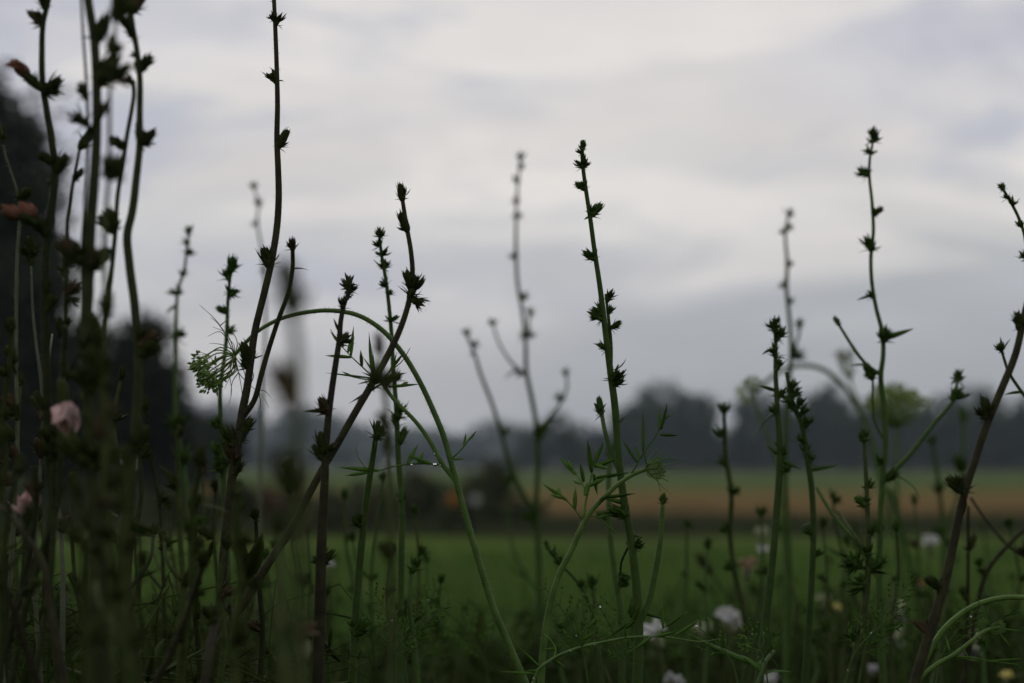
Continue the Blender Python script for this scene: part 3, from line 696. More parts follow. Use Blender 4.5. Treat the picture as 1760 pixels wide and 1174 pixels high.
plant('tall sharp green chicory right of centre, leaning left to its knobbly tip', 1.04,
  [(1001,252),(1001,275),(1005,312),(1014,372),(1022,432),(1031,492),(1040,565),(1048,630),(1057,700),(1062,770),(1071,850),(1085,930),(1093,1000),(1097,1060),(1096,1174)], (6, 19),
  [([(1041,505),(1046,548),(1050,590),(1052,645)],5,7), ([(1033,705),(1040,742),(1052,782),(1062,812)],8,10), ([(1139,868),(1136,920),(1126,985),(1112,1042),(1098,1072)],9,12), ([(1066,985),(1070,960),(1078,930)],4,5)],
  [(1002,250,24,'c',85),(996,258,20,'s',130),(1004,278,28,'c',70),(998,282,22,'s',140),(997,318,26,'c',150),(1021,360,30,'c',40),(1012,433,30,'c',150),(1022,530,30,'s',140),(1020,536,34,'s',160),(1018,540,28,'l',185),(1042,502,34,'s',60),(1046,528,26,'s',60),(1053,548,26,'s',20),(1030,598,30,'l',175),(1036,594,22,'s',160),(1064,640,34,'c',50),(1078,636,34,'l',5),(1068,650,30,'s',30),
   (1033,703,30,'t'),(1030,706,26,'s',110),(1060,735,30,'l',60),(1022,880,44,'l',165),(1055,880,36,'c',165),(1092,925,34,'c',35),(1100,918,26,'l',15),(1075,990,30,'c',-40),(1139,868,30,'t'),(1110,1055,40,'l',-10),(1105,1050,36,'s',150)], 'stem_green', 'bud_green', lm='leaf', hairy=.9)
plant('straight green stem tucked behind the tall sharp green chicory', 1.2,
  [(1048,770),(1046,840),(1047,900),(1056,980),(1066,1050),(1070,1174)], (9, 13), [([(940,940),(960,965),(1000,1010),(1020,1060),(1035,1174)],4,8,'ground')], [(1048,770,30,'c'),(1046,875,32,'c',160),(1074,993,26,'s',10),(938,938,20,'b'),(952,950,22,'u'),(960,962,24,'u'),(995,1000,26,'u')], 'stem_green', 'bud_green')
plant('short green budded stalk low at centre right, ending in a club-like bud', 1.25,
  [(1018,1000),(1021,1040),(1016,1080),(1030,1130),(1048,1174)], (6, 9), [], [(1017,998,30,'b'),(1015,1010,20,'s')], 'stem_mid', 'bud_green')
plant('sharp leafy green chicory with a starry spiked tip, left of the tallest right stem', 1.12,
  [(1330,548),(1333,580),(1333,630),(1336,700),(1340,760),(1339,820),(1334,890),(1329,950),(1318,1050),(1304,1174)], (7, 18), [],
  [(1330,548,34,'T',88),(1324,560,30,'s',120),(1340,572,32,'s',55),(1350,575,24,'l',5),(1328,600,30,'s',110),(1312,604,34,'l',178),(1344,622,30,'s',60),(1348,618,28,'l',20),(1346,672,34,'s',50),(1330,672,30,'l',160),(1320,712,62,'l',200),(1335,705,26,'s',130),(1345,775,32,'s',60),(1350,790,40,'l',-25),(1328,785,30,'l',150),(1345,800,30,'s',20),(1336,760,26,'s',100)], 'stem_green', 'bud_green', lm='leaf')
plant('green leafy chicory whose tip hooks right beside the starry spiked one', 1.14,
  [(1352,640),(1362,690),(1378,730),(1386,780),(1394,830),(1398,900),(1395,1000),(1390,1080),(1384,1174)], (8, 15), [([(1403,838),(1430,882),(1462,920),(1492,948)],6,8)],
  [(1358,660,40,'T',60),(1365,665,34,'s',30),(1372,668,30,'l',60),(1350,690,34,'l',175),(1365,690,30,'s',50),(1384,698,34,'s',45),(1392,696,30,'l',15),(1388,722,34,'s',50),(1372,758,38,'l',178),(1378,755,28,'s',120),(1395,782,36,'s',70),(1392,770,30,'s',100),(1404,806,44,'l',10),(1385,905,30,'s',150),(1370,900,30,'l',175),(1400,945,28,'s',30)], 'stem_green', 'bud_green', lm='leaf')
plant('pale blurred upright chicory between the starry spiked stem and the tallest right stem', 1.75,
  [(1356,365),(1350,402),(1353,450),(1352,500),(1356,540),(1360,600),(1357,650),(1352,720),(1349,800),(1353,900),(1357,1000),(1350,1174)], (5, 15), [([(1375,555),(1372,580),(1363,608)],5,6)],
  [(1357,366,20,'u'),(1354,383,22,'u',40),(1348,395,20,'u',150),(1359,448,22,'u',30),(1346,484,24,'u',160),(1357,512,24,'u',50),(1375,555,22,'u'),(1368,602,30,'c',20),(1350,668,26,'u'),(1352,900,34,'c',160)], 'stem_green', 'bud_green')
plant('tallest green chicory at right with slender wavy stem and long side leaves', 1.2,
  [(1499,222),(1500,245),(1496,265),(1494,295),(1499,350),(1501,400),(1497,440),(1499,490),(1506,530),(1517,575),(1518,610),(1514,645),(1519,700),(1522,760),(1516,830),(1512,930),(1512,1050),(1518,1174)], (4, 15),
  [([(1443,560),(1465,595),(1485,622),(1514,648)],5,7), ([(1645,655),(1640,685),(1605,728),(1560,785),(1522,828)],6,10), ([(1500,645),(1500,690),(1502,720),(1518,760)],4,5)],
  [(1500,224,24,'c',90),(1505,238,22,'u',40),(1493,257,24,'u',140),(1488,292,28,'c',160),(1480,298,20,'l',190),(1504,360,28,'c',40),(1515,362,24,'l',12),(1488,412,34,'b',115),(1494,503,26,'s',130),(1485,508,34,'l',195),(1523,570,34,'c',70),(1528,578,50,'l',18),(1443,560,22,'t'),(1502,640,30,'c',120),(1485,640,34,'l',170),
   (1645,655,28,'t'),(1640,683,32,'b',80),(1652,680,28,'u',30),(1632,678,26,'l',165),(1530,825,32,'c',40),(1540,832,60,'l',-8),(1508,790,26,'c'),(1505,905,30,'c',130),(1520,960,30,'u')], 'stem_green', 'bud_green', lm='leaf')
plant('dark green stem with a dense whorl low down, just left of the tallest right stem', 1.08,
  [(1485,748),(1488,810),(1491,870),(1493,960),(1490,1015),(1478,1085),(1460,1174)], (7, 14), [([(1440,878),(1465,915),(1488,950)],5,7), ([(1445,965),(1465,972),(1490,978)],3,5)],
  [(1485,750,30,'c'),(1492,825,26,'u',40),(1476,860,28,'c',150),(1502,910,26,'c',60),(1478,960,44,'c',150),(1500,965,44,'c',40),(1488,985,44,'c',200),(1490,945,40,'s',100),(1463,1080,36,'c',140),(1448,1085,30,'l',180)], 'stem_mid', 'bud_green', lm='leaf_dark')
plant('dark brownish chicory stem slanting in from the right edge with a bristly cluster', .90,
  [(1800,400),(1778,470),(1762,535),(1745,610),(1720,672),(1696,730),(1676,790),(1657,850),(1642,920),(1624,1000),(1600,1080),(1572,1174)], (10, 20), [([(1653,840),(1660,870),(1662,900)],4,5)],
  [(1757,555,34,'c',100),(1688,695,38,'c',115),(1692,700,38,'s',130),(1684,690,34,'s',100),(1645,830,44,'c',140),(1665,832,40,'c',80),(1650,815,40,'s',110),(1620,1000,36,'c',150),(1585,1060,40,'c',150)], 'stem_dark', 'bud_dark')
plant('green chicory tip bending left at the right edge, upper one of the two', 1.1,
  [(1722,322),(1734,342),(1748,368),(1760,400),(1766,440),(1772,520),(1790,650),(1800,800),(1800,1174)], (5, 12), [([(1722,605),(1735,642),(1752,668),(1775,700),(1795,740)],5,7)],
  [(1722,322,24,'c',120),(1728,335,20,'u',150),(1740,350,22,'u'),(1755,378,24,'u',120),(1758,440,26,'c',140),(1745,445,26,'l',190),(1722,605,26,'t'),(1750,678,36,'l',178)], 'stem_green', 'bud_green', lm='leaf')
plant('blurred dark green chicory with small alternate tufts left of the starry spiked one', 1.4,
  [(1245,712),(1247,780),(1257,850),(1255,920),(1262,980),(1278,1050),(1284,1110),(1284,1174)], (7, 14), [], [(1245,715,30,'t'),(1240,740,26,'u',150),(1246,786,28,'u',150),(1264,836,28,'c',40),(1245,900,28,'c',160),(1258,965,28,'u',150)], 'stem_mid', 'bud_green')
plant('faint blurred stems between the tallest right stem and the slanting dark stem', 1.9,
  [(1600,750),(1612,820),(1620,900),(1622,1000),(1625,1174)], (7, 11), [([(1655,710),(1656,760),(1650,840),(1630,900),(1621,960)],6,8), ([(1530,840),(1545,890),(1560,950),(1575,1020),(1580,1174)],9,12,'ground')], [(1600,750,26,'u'),(1656,715,28,'b',90),(1645,795,34,'c',120),(1612,835,26,'u'),(1610,905,30,'c',150),(1575,990,30,'c')], 'stem_green', 'bud_green')
plant('arching dark stem low at the right edge curving up over the meadow', 1.3,
  [(1790,890),(1760,912),(1725,945),(1695,985),(1680,1040),(1668,1110),(1655,1174)], (7, 10), [([(1668,855),(1700,900),(1735,940),(1770,962)],5,6), ([(1664,870),(1664,960),(1663,1060),(1660,1174)],6,8,'ground')], [(1670,935,30,'b',60),(1648,1015,34,'b',120),(1690,980,22,'s',120),(1760,965,46,'s',110),(1765,990,40,'s',120)], 'stem_dark', 'bud_dark')
plant('thin dark stem with a fork low between the hooked tip and the dense whorl', 1.5,
  [(1432,858),(1436,900),(1448,950),(1465,1010),(1480,1060),(1490,1174)], (5, 8), [([(1360,1000),(1368,1040),(1362,1100)],5,6), ([(1535,990),(1530,1060),(1532,1174)],8,10,'ground')], [(1432,860,24,'t'),(1445,960,32,'l',150),(1438,1000,34,'l',200),(1470,850,24,'u')], 'stem_mid', 'bud_green')
plant('faint dried seed head on a thin stalk over the meadow right of centre', 1.9,
  [(1205,955),(1218,980),(1240,1010),(1262,1050),(1272,1174)], (3, 6), [], [(1212,965,34,'b',125),(1222,975,30,'s',120)], 'stem_mid', 'bud_dark')
plant('broad-leaved stem with one long dark leaf pointing left along the bottom edge', 1.05,
  [(1330,1120),(1315,1140),(1300,1180)], (7, 9), [], [(1318,1150,140,'l',163),(1300,1160,60,'l',20),(1290,1145,50,'l',130),(1310,1100,60,'l',95)], 'stem_green', 'bud_green', lm='leaf')

# ================================================================== blossoms resting on / hanging from stems
def wilted(plant_root, x0, y0, x1, y1, Z, m, seed, n=7, wd=.3, flare=.35):
    """spent flower head growing from the stem at (x0,y0), its tip at (x1,y1)"""
    g = random.Random(seed); A = P(x0, y0, Z); B = P(x1, y1, Z - .006); d = B - A; l = d.length; d.normalize()
    mb = MB(); o = d.orthogonal().normalized()
    lo = []; pr = [(0, .06), (.1, .10), (.3, .13), (.5, .11), (.6, .07)]
    tube(mb, [A + d * l * z for z, r in pr], [l * r for z, r in pr], 10, 0, .12)
    for k in range(14):
        q = Matrix.Rotation(k * .8, 3, d) @ o
        blade(mb, A + d * l * g.uniform(.05, .3) + q * l * .05, d + q * g.uniform(.1, 1.0), q, l * g.uniform(.2, .38), l * .08, g.uniform(-.3, .6))
    cal = mb.build('calyx', MT['bud_dark'], plant_root)
    mb = MB()
    for k in range(n):
        q = Matrix.Rotation(k * 2.4, 3, d) @ o
        blade(mb, A + d * l * .48 + q * l * .04, d + q * g.uniform(0, flare), q, l * g.uniform(.42, .6), l * wd * g.uniform(.7, 1.1), g.uniform(-.5, .9), 0, 8, .05, g.uniform(-1.8, 1.8), lambda t: (.45 + .55 * math.sin(math.pi * min(1, t * .8 + .1))) * (1 - t ** 5), .6)
    pet = bpy.data.objects.new('petals', mb.mesh('petals', MT[m])); col.objects.link(pet)
    pet.parent = cal; pet.matrix_parent_inverse = Matrix.Translation(plant_root.location).inverted() @ Matrix.Identity(4)
    pet.matrix_parent_inverse = Matrix.Identity(4)
wilted(FARLEFT, 72, 155, 17, 101, .835, 'rust', 2, 6, .26, .12)
wilted(FARLEFT, 74, 400, 34, 352, .84, 'rust', 5, 6, .3, .5)
wilted(FARLEFT, 62, 385, 2, 356, .83, 'rust', 6, 6, .3, .3)
wilted(SHORTDARK, 104, 652, 122, 742, .80, 'pink', 9, 14, .34, .6)
wilted(FARLEFT, 55, 915, 36, 846, .85, 'pink', 12, 9, .22, .8)

# ================================================================== wild carrot (lace) plants
def drops(parent, samples, g, n, z0=None):
    for _ in range(n):
        s = g.choice(samples); r = g.uniform(.00022, .0006)
        a = g.uniform(0, 6.28); mb = MB(); vs = []; fs = []
        for i in range(5):
            ph = math.pi * i / 4
            for k in range(8):
                th = k * .7854; vs.append(Vector((math.sin(ph) * math.cos(th), math.sin(ph) * math.sin(th), math.cos(ph) * 1.15)) * r)
        c = s + Vector((g.choice((-1, 1)) * r * .7, -r * .8, -r * .9))
        vs = [c + v_ for v_ in vs]
        for i in range(4):
            for k in range(8):
                k2 = (k + 1) % 8; fs.append((i * 8 + k, i * 8 + k2, (i + 1) * 8 + k2, (i + 1) * 8 + k))
        mb.add(vs, fs); mb.build('water_drop', MT['water'], parent)
def line(mb, pts2, Z, w0, w1, mi=0, zf=None, sides=7, hair=0, g=None):
    n = len(pts2)
    p3 = catmull([P(x, y, Z + ((zf - Z) * i / (n - 1) if zf else 0)) for i, (x, y) in enumerate(pts2)], S(6, Z))
    r0, r1 = S(w0, Z) / 2, S(w1, Z) / 2
    tube(mb, p3, lambda t: r0 + (r1 - r0) * t, sides, mi, .08)
    if hair: hairs(mb, p3, lambda t: r0 + (r1 - r0) * t, g, int(hair * len(p3)), .0012, 1)
    return p3
def leaflet(mb, a, b, Z, wd, g, dz=0.0, curl=None):
    A = P(a[0], a[1], Z); B = P(b[0], b[1], Z + dz); d = B - A; l = d.length
    blade(mb, A, d, img_dir(g.uniform(-.3, .3), g.uniform(-.3, .3), -1), l, S(wd, Z), g.uniform(-.25, .25) if curl is None else curl, 0, 7, .08, g.uniform(-.5, .5), lambda t: (.25 + .75 * math.sin(math.pi * min(1, t * .75 + .12))) * (1 - t ** 3), .3)
def lace_leaf(root, Z, rach, lfs, g, w0=3, w1=1.2, wd=7, nm='leaf', m='lace_leaf'):
    mb = MB(); s = line(mb, rach, Z, w0, w1, 0, Z + g.uniform(-.02, .02))
    for l in lfs:
        if len(l) == 2: leaflet(mb, l[0], l[1], Z, wd, g, g.uniform(-.008, .008))
        else: line(mb, l, Z, 2.2, .8)
    mb.build(nm, [MT[m], MT['hair']], root); return s
def umbel(root, c, axis, R_, g, n_rays, spread, m='umbel', stalk='lace_stem', flat=.3, dens=16, bl=1.0, curlin=.5, rw=1.1, tipw=1.0):
    """rays from c around axis, curling in, umbellets on the ends; bracts at the base"""
    axis = axis.normalized(); o = axis.orthogonal().normalized()
    mr_, mu = MB(), MB()
    for k in range(n_rays):
        a = k * 2.39996; rr = math.sqrt((k + .5) / n_rays)
        q = Matrix.Rotation(a, 3, axis) @ o; th = spread * rr
        d = (axis * math.cos(th) + q * math.sin(th)).normalized(); l = R_ * g.uniform(.85, 1.1)
        e = c + d * l * .55; tip = c + d * l + axis * l * curlin * rr * .25 - q * l * curlin * rr * .25
        pts = catmull([c, e + q * l * .06, tip], R_ / 7)
        tube(mr_, pts, lambda t: R_ * .018 * rw, 5)
        td = (pts[-1] - pts[-2]).normalized()
        for j in range(dens):
            dd = (td + Vector((g.gauss(0, .5), g.gauss(0, .5), g.gauss(0, .5)))).normalized(); ll = R_ * g.uniform(.10, .24) * tipw
            b = tip + dd * ll
            s_ = R_ * .012; sv = dd.orthogonal() * s_
            mu.add([tip - sv, tip + sv, b + sv * .6, b - sv * .6], [(0, 1, 2, 3)])
            blade(mu, b, dd, Vector((g.gauss(0, 1), g.gauss(0, 1), g.gauss(0, 1))), R_ * .1 * tipw, R_ * .06 * tipw, g.uniform(-.5, .5), 0, 3, .4)
        for j in range(4):
            dd = (-td * .1 + Vector((g.gauss(0, .6), g.gauss(0, .6), g.gauss(0, .6)))).normalized()
            blade(mu, tip, dd, UP, R_ * .22, R_ * .03, .4, 0, 3, .3)
    mr_.build('ray', MT[stalk], root); mu.build('umbellet', MT[m], root)
def bracts(root, Z, lists, g, m='lace_leaf', w0=2.2, w1=.7):
    mb = MB()
    for l in lists: line(mb, l, Z, w0, w1, 0, Z + g.uniform(-.015, .015), 5)
    mb.build('bract', MT[m], root)

g = random.Random(77); Z = .985
foot = P(905, 1180, Z); root = empty('wild_carrot', (foot.x + .10, foot.y + .02, 0))
mb = MB()
arc = [(402,612),(415,597),(440,572),(475,551),(520,538),(570,534),(615,542),(655,566),(690,605),(718,650),(742,700),(763,752),(778,805),(790,850),(808,915),(826,975),(848,1045),(875,1110),(905,1180)]
p3 = [P(x, y, Z) for x, y in arc]
p3 += [Vector((foot.x + .045, foot.y + .01, foot.z * .62)), Vector((foot.x + .09, foot.y + .02, foot.z * .25)), Vector((foot.x + .10, foot.y + .02, -.02))]
sm_ = catmull(p3, S(6, Z)); nn = len(sm_)
rad_ = [S(6.5 + 7.5 * min(1, (i / nn) / .45) + (4 * max(0, i / nn - .45)), Z) / 2 for i in range(nn)]
tube(mb, sm_, rad_, 10, 0, .08)
ntr = min(range(nn), key=lambda i: (sm_[i] - p3[18]).length)
hairs(mb, sm_[:ntr], rad_, g, 900, .0013, 1)
mb.build('stem', [MT['lace_stem'], MT['hair']], root)
arc_s = sm_
mb = MB()
s2 = line(mb, [(652,652),(680,690),(712,722),(738,757),(762,800),(784,828)], Z, 7, 9, 0, None, 8, 2, g); mb.build('branch', [MT['lace_stem'], MT['hair']], root)
umbel(root, P(404, 611, Z), img_dir(-.80, -.55, -.15), S(54, Z), g, 17, 1.15, 'umbel', 'umbel', dens=13, curlin=1.3, rw=1.25, tipw=1.55)
bracts(root, Z, [[(403,611),(392,585),(375,555),(343,524)],[(392,585),(378,570),(357,578)],[(384,568),(372,553),(362,546)],[(378,560),(392,548),(396,540)],[(403,611),(398,590),(388,572),(366,562)],[(403,611),(402,592),(390,580)],
   [(398,600),(380,592),(360,590)],[(403,611),(408,590),(400,570),(395,560)],[(403,611),(410,640),(430,662),(452,682),(462,700)],[(430,662),(436,645),(428,628)],[(440,671),(455,672),(466,684)],[(403,611),(412,650),(416,680),(412,705)],[(403,611),(420,640),(424,676),(430,700)],
   [(403,611),(395,640),(398,675),(392,700)],[(410,640),(400,655),(396,680)],[(445,675),(448,695),(442,712)],[(403,611),(398,640),(386,668)]], g)
lace_leaf(root, Z, [(650,650),(638,644),(622,630),(603,612),(585,592),(568,566)], [((603,612),(608,562)),((640,645),(634,570)),((604,614),(556,610)),((590,597),(570,572)),((622,630),(620,600)),((598,606),(606,575))], g)
lace_leaf(root, Z, [(650,650),(630,652),(608,648),(580,642)], [((640,650),(557,640)),((610,649),(585,637)),((645,652),(612,662)),((648,650),(632,622)),((645,650),(640,600)),((650,650),(618,640)),((648,648),(622,612))], g, wd=4)
lace_leaf(root, Z, [(655,655),(668,640),(690,622),(705,598)], [((668,640),(700,600)),((676,634),(680,607)),((660,650),(700,640)),((655,655),(690,652)),((668,665),(724,660)),((690,662),(705,655)),((655,660),(597,695)),((640,670),(612,690))], g, wd=6)
lace_leaf(root, Z, [(762,800),(742,797),(715,797),(680,801),(650,809),(630,811)], [((650,809),(580,803)),((636,811),(590,818)),((700,798),(718,765)),((718,797),(728,775)),((740,797),(700,782))], g, 4, 2, 8)
lace_leaf(root, Z, [(630,806),(618,790),(613,775),(614,762)], [], g, 2, 1.2)
lace_leaf(root, Z, [(772,792),(783,782),(797,768),(806,755),(819,741)], [((797,768),(801,743)),((806,757),(819,741)),((775,790),(800,788))], g, 4, 1.6, 5)
drops(root, arc_s[int(ntr * .5):ntr], g, 34)
drops(root, s2, g, 6); drops(root, [P(x, y, Z) for x, y in ((748,797),(735,797),(709,798),(662,806),(600,805),(756,799))], g, 6)
tag(root, 'wild carrot with a long green stem arching over to a drooping half-closed umbel', 'wildflower')

g = random.Random(78); Z = 1.0
foot = P(930, 1180, Z); root = empty('wild_carrot', (foot.x - .03, foot.y + .03, 0)); mb = MB()
p3 = [P(x, y, Z) for x, y in [(1112,806),(1095,812),(1068,828),(1038,855),(1012,884),(1000,905),(985,940),(962,985),(945,1040),(935,1100),(929,1180)]] + [Vector((foot.x - .01, foot.y + .01, foot.z * .6)), Vector((foot.x - .03, foot.y + .03, -.02))]
sm_ = catmull(p3, S(6, Z)); tube(mb, sm_, lambda t: S(7 + 7 * min(1, t / .4), Z) / 2, 9, 0, .08); k_ = int(len(sm_) * .32); hairs(mb, sm_[:k_], lambda t: S(9, Z) / 2, g, 260, .0012, 1)
mb.build('stem', [MT['lace_stem'], MT['hair']], root); st2 = sm_[:k_ + 4]
umbel(root, P(1110, 807, Z), img_dir(1, .15, -.2), S(24, Z), g, 22, 1.25, 'umbel', 'umbel', dens=8, curlin=1.2, rw=1.6, tipw=1.3)
bracts(root, Z, [[(1110,808),(1125,822),(1140,838),(1153,849)],[(1125,822),(1138,822),(1150,828)],[(1110,806),(1130,800),(1150,797),(1178,796)],[(1130,800),(1142,790),(1168,789)],[(1112,802),(1128,785),(1140,776)],[(1128,785),(1136,789),(1150,782)],
   [(1110,803),(1118,784),(1130,770)],[(1110,808),(1130,806),(1160,806),(1172,806)],[(1112,800),(1108,780),(1115,765)],[(1112,810),(1130,826),(1135,845)]], g, 'lace_leaf', 3)
lace_leaf(root, Z, [(1003,890),(1006,865),(1012,840),(1020,800),(1025,780)], [((1017,812),(1009,749)),((1020,800),(1037,757)),((1021,802),(1062,788)),((1021,798),(1045,806)),((1014,835),(1042,820)),((1005,852),(1010,830))], g, 5, 2, 9)
lace_leaf(root, Z, [(1010,850),(1000,830),(984,808),(962,787)], [((990,816),(961,786)),((1003,828),(997,794)),((984,808),(975,790)),((1000,832),(980,822))], g, 3, 1.2, 8)
lace_leaf(root, Z, [(1000,893),(985,872),(962,850),(934,832)], [((975,860),(934,832)),((988,876),(989,836)),((962,850),(958,836)),((970,856),(945,850))], g, 3, 1.2, 8)
lace_leaf(root, Z, [(1008,886),(1030,890),(1046,905),(1060,918)], [((1028,889),(1045,886)),((1046,905),(1062,920))], g, 2.5, 1, 5)
lace_leaf(root, Z, [(1020,822),(1050,818),(1085,814)], [((1025,821),(1083,813)),((1040,855),(1092,846)),((1030,862),(1048,848)),((1020,815),(1026,850))], g, 2.5, 1, 8)
lace_leaf(root, Z, [(1085,815),(1098,792),(1112,770),(1128,748),(1137,725),(1147,693)], [((1106,780),(1105,705)),((1133,740),(1133,700)),((1136,738),(1147,693)),((1135,747),(1167,748)),((1137,722),(1152,712)),((1095,795),(1070,755)),((1100,790),(1092,765))], g, 3.2, 1.2, 6)
drops(root, st2, g, 10)
tag(root, 'wild carrot leaning right to a small green bud, before the tan strip', 'wildflower')

g = random.Random(79); Z = .98
foot = P(920, 1180, Z); root = empty('wild_carrot', (foot.x - .04, foot.y - .03, 0)); mb = MB()
p3 = [P(x, y, Z) for x, y in [(1238,1098),(1205,1103),(1180,1100),(1130,1094),(1080,1096),(1040,1103),(1000,1112),(965,1125),(945,1136),(925,1152),(915,1180)]] + [Vector((foot.x - .03, foot.y - .02, foot.z * .5)), Vector((foot.x - .04, foot.y - .03, -.02))]
sm_ = catmull(p3, S(6, Z)); tube(mb, sm_, lambda t: S(1.5 + 6 * min(1, t / .35), Z) / 2, 7); mb.build('stem', [MT['lace_stem'], MT['hair']], root)
k_ = int(len(sm_) * .3)
lace_leaf(root, Z, [(1000,1112),(998,1095),(1010,1075),(1020,1050),(1030,1045)], [((1002,1110),(984,1050)),((1010,1080),(1028,1060)),((1000,1100),(1022,1088))], g, 3.5, 1.4, 7)
lace_leaf(root, Z, [(1075,1097),(1076,1078),(1088,1060),(1084,1040)], [((1078,1075),(1052,1085)),((1080,1070),(1040,1098)),((1085,1062),(1082,1036)),((1090,1066),(1100,1040)),((1076,1080),(1095,1065))], g, 3, 1.2, 6)
lace_leaf(root, Z, [(1130,1094),(1142,1078),(1160,1065),(1181,1052)], [((1145,1076),(1181,1052)),((1140,1080),(1138,1040)),((1160,1092),(1200,1066)),((1130,1094),(1165,1085)),((1120,1094),(1085,1120))], g, 3, 1.2, 7)
lace_leaf(root, Z, [(952,1132),(955,1115),(945,1098),(935,1090)], [((955,1115),(930,1116)),((952,1132),(972,1148)),((930,1148),(890,1110)),((925,1152),(900,1155)),((920,1158),(862,1155)),((945,1138),(970,1122))], g, 3, 1.2, 5)
drops(root, sm_[:k_ + 8], g, 22)
tag(root, 'feathery wild carrot leaf beaded with drops lying almost level near the bottom centre', 'wildflower')

g = random.Random(80); Z = 1.0
foot = P(1560, 1180, Z); root = empty('wild_carrot', (foot.x - .02, foot.y + .03, 0)); mb = MB()
p3 = [P(x, y, Z) for x, y in [(1810,1035),(1762,1027),(1720,1028),(1682,1038),(1652,1055),(1622,1082),(1600,1115),(1585,1145),(1570,1180)]] + [Vector((foot.x - .01, foot.y + .02, foot.z * .5)), Vector((foot.x - .02, foot.y + .03, -.02))]
sm_ = catmull(p3, S(6, Z)); tube(mb, sm_, lambda t: S(8 + 5 * min(1, t / .4), Z) / 2, 9, 0, .08); hairs(mb, sm_[:40], lambda t: S(9, Z) / 2, g, 150, .0011, 1)
mb.build('stem', [MT['lace_stem'], MT['hair']], root)
mb = MB(); s3 = line(mb, [(1722,1078),(1700,1082),(1670,1102),(1640,1125),(1610,1142),(1585,1162),(1570,1185)], Z, 7, 9, 0, None, 8, 2, g); mb.build('branch', [MT['lace_stem'], MT['hair']], root)
umbel(root, P(1700, 1083, Z), img_dir(1, .3, -.1), S(22, Z), g, 14, .9, 'umbel', 'umbel', dens=5, curlin=1.2, rw=1.3)
lace_leaf(root, Z, [(1640,1128),(1670,1130),(1700,1136),(1750,1142)], [((1700,1136),(1760,1132)),((1650,1130),(1690,1140)),((1632,1118),(1625,1090)),((1664,1130),(1652,1108)),((1680,1130),(1690,1105))], g, 3, 1.2, 4)
lace_leaf(root, Z, [(1702,1075),(1690,1052),(1680,1030),(1672,1015)], [((1695,1060),(1705,1025)),((1700,1070),(1685,1062)),((1702,1078),(1735,1055)),((1710,1080),(1760,1085)),((1720,1060),(1760,1050)),((1715,1085),(1740,1115)),((1700,1085),(1692,1125)),((1735,1055),(1755,1040)),((1702,1075),(1682,1064))], g, 3, 1.2, 4)
drops(root, s3, g, 10)
tag(root, 'wild carrot with a smooth green arch and feathery drop-hung leaves in the bottom right corner', 'wildflower')

# far blurred wild carrots
def far_lace(label, Z, arc, w, um, ax, Ru, n, spread, m='umbel_pale', seed=1, stem='lace_stem', kw={}):
    g = random.Random(seed); foot = P(arc[-1][0], arc[-1][1], Z); root = empty('wild_carrot', (foot.x + .02, foot.y, 0)); mb = MB()
    p3 = [P(x, y, Z) for x, y in arc] + [Vector((foot.x + .02, foot.y, foot.z * .4)), Vector((foot.x + .02, foot.y, -.02))]
    tube(mb, catmull(p3, S(8, Z)), lambda t: S(w[0] + (w[1] - w[0]) * min(1, t / .4), Z) / 2, 7); mb.build('stem', MT[stem], root)
    umbel(root, P(um[0], um[1], Z), ax, S(Ru, Z), g, n, spread, m, 'umbel', **kw); tag(root, label, 'wildflower')
far_lace('pale blurred wild carrot arching left over the right treeline to a small round bud', 2.1, [(1300,672),(1318,655),(1345,636),(1380,628),(1412,634),(1445,658),(1470,692),(1490,735),(1510,800),(1535,900),(1550,1000),(1555,1174)], (7, 13), (1300,668), img_dir(-.7,-.3), 26, 16, 1.1, seed=4, kw=dict(dens=8, curlin=1.1, tipw=1.2))
far_lace('small ball-shaped green lace bud on a thin stalk, left of the starry spiked chicory', 1.6, [(1290,672),(1300,700),(1318,745),(1335,800),(1345,900),(1350,1174)], (4, 9), (1291,672), img_dir(.1,1), 20, 22, 1.5, seed=5, kw=dict(dens=8, curlin=1.2, tipw=1.2))
far_lace('wide yellow-green umbel blurred behind the tallest right chicory', 1.9, [(1540,728),(1540,790),(1543,860),(1550,960),(1555,1174)], (6, 11), (1538,735), img_dir(0,1), 60, 34, 1.15, seed=6, kw=dict(dens=12, curlin=.4))
far_lace('ghostly thin grass-like seed head beside the pale arch at right', 2.2, [(1456,640),(1468,672),(1484,720),(1505,800),(1520,900),(1530,1174)], (4, 7), (1462,655), img_dir(-.25,1), 42, 12, .5, seed=7, m='calyx', kw=dict(dens=5))

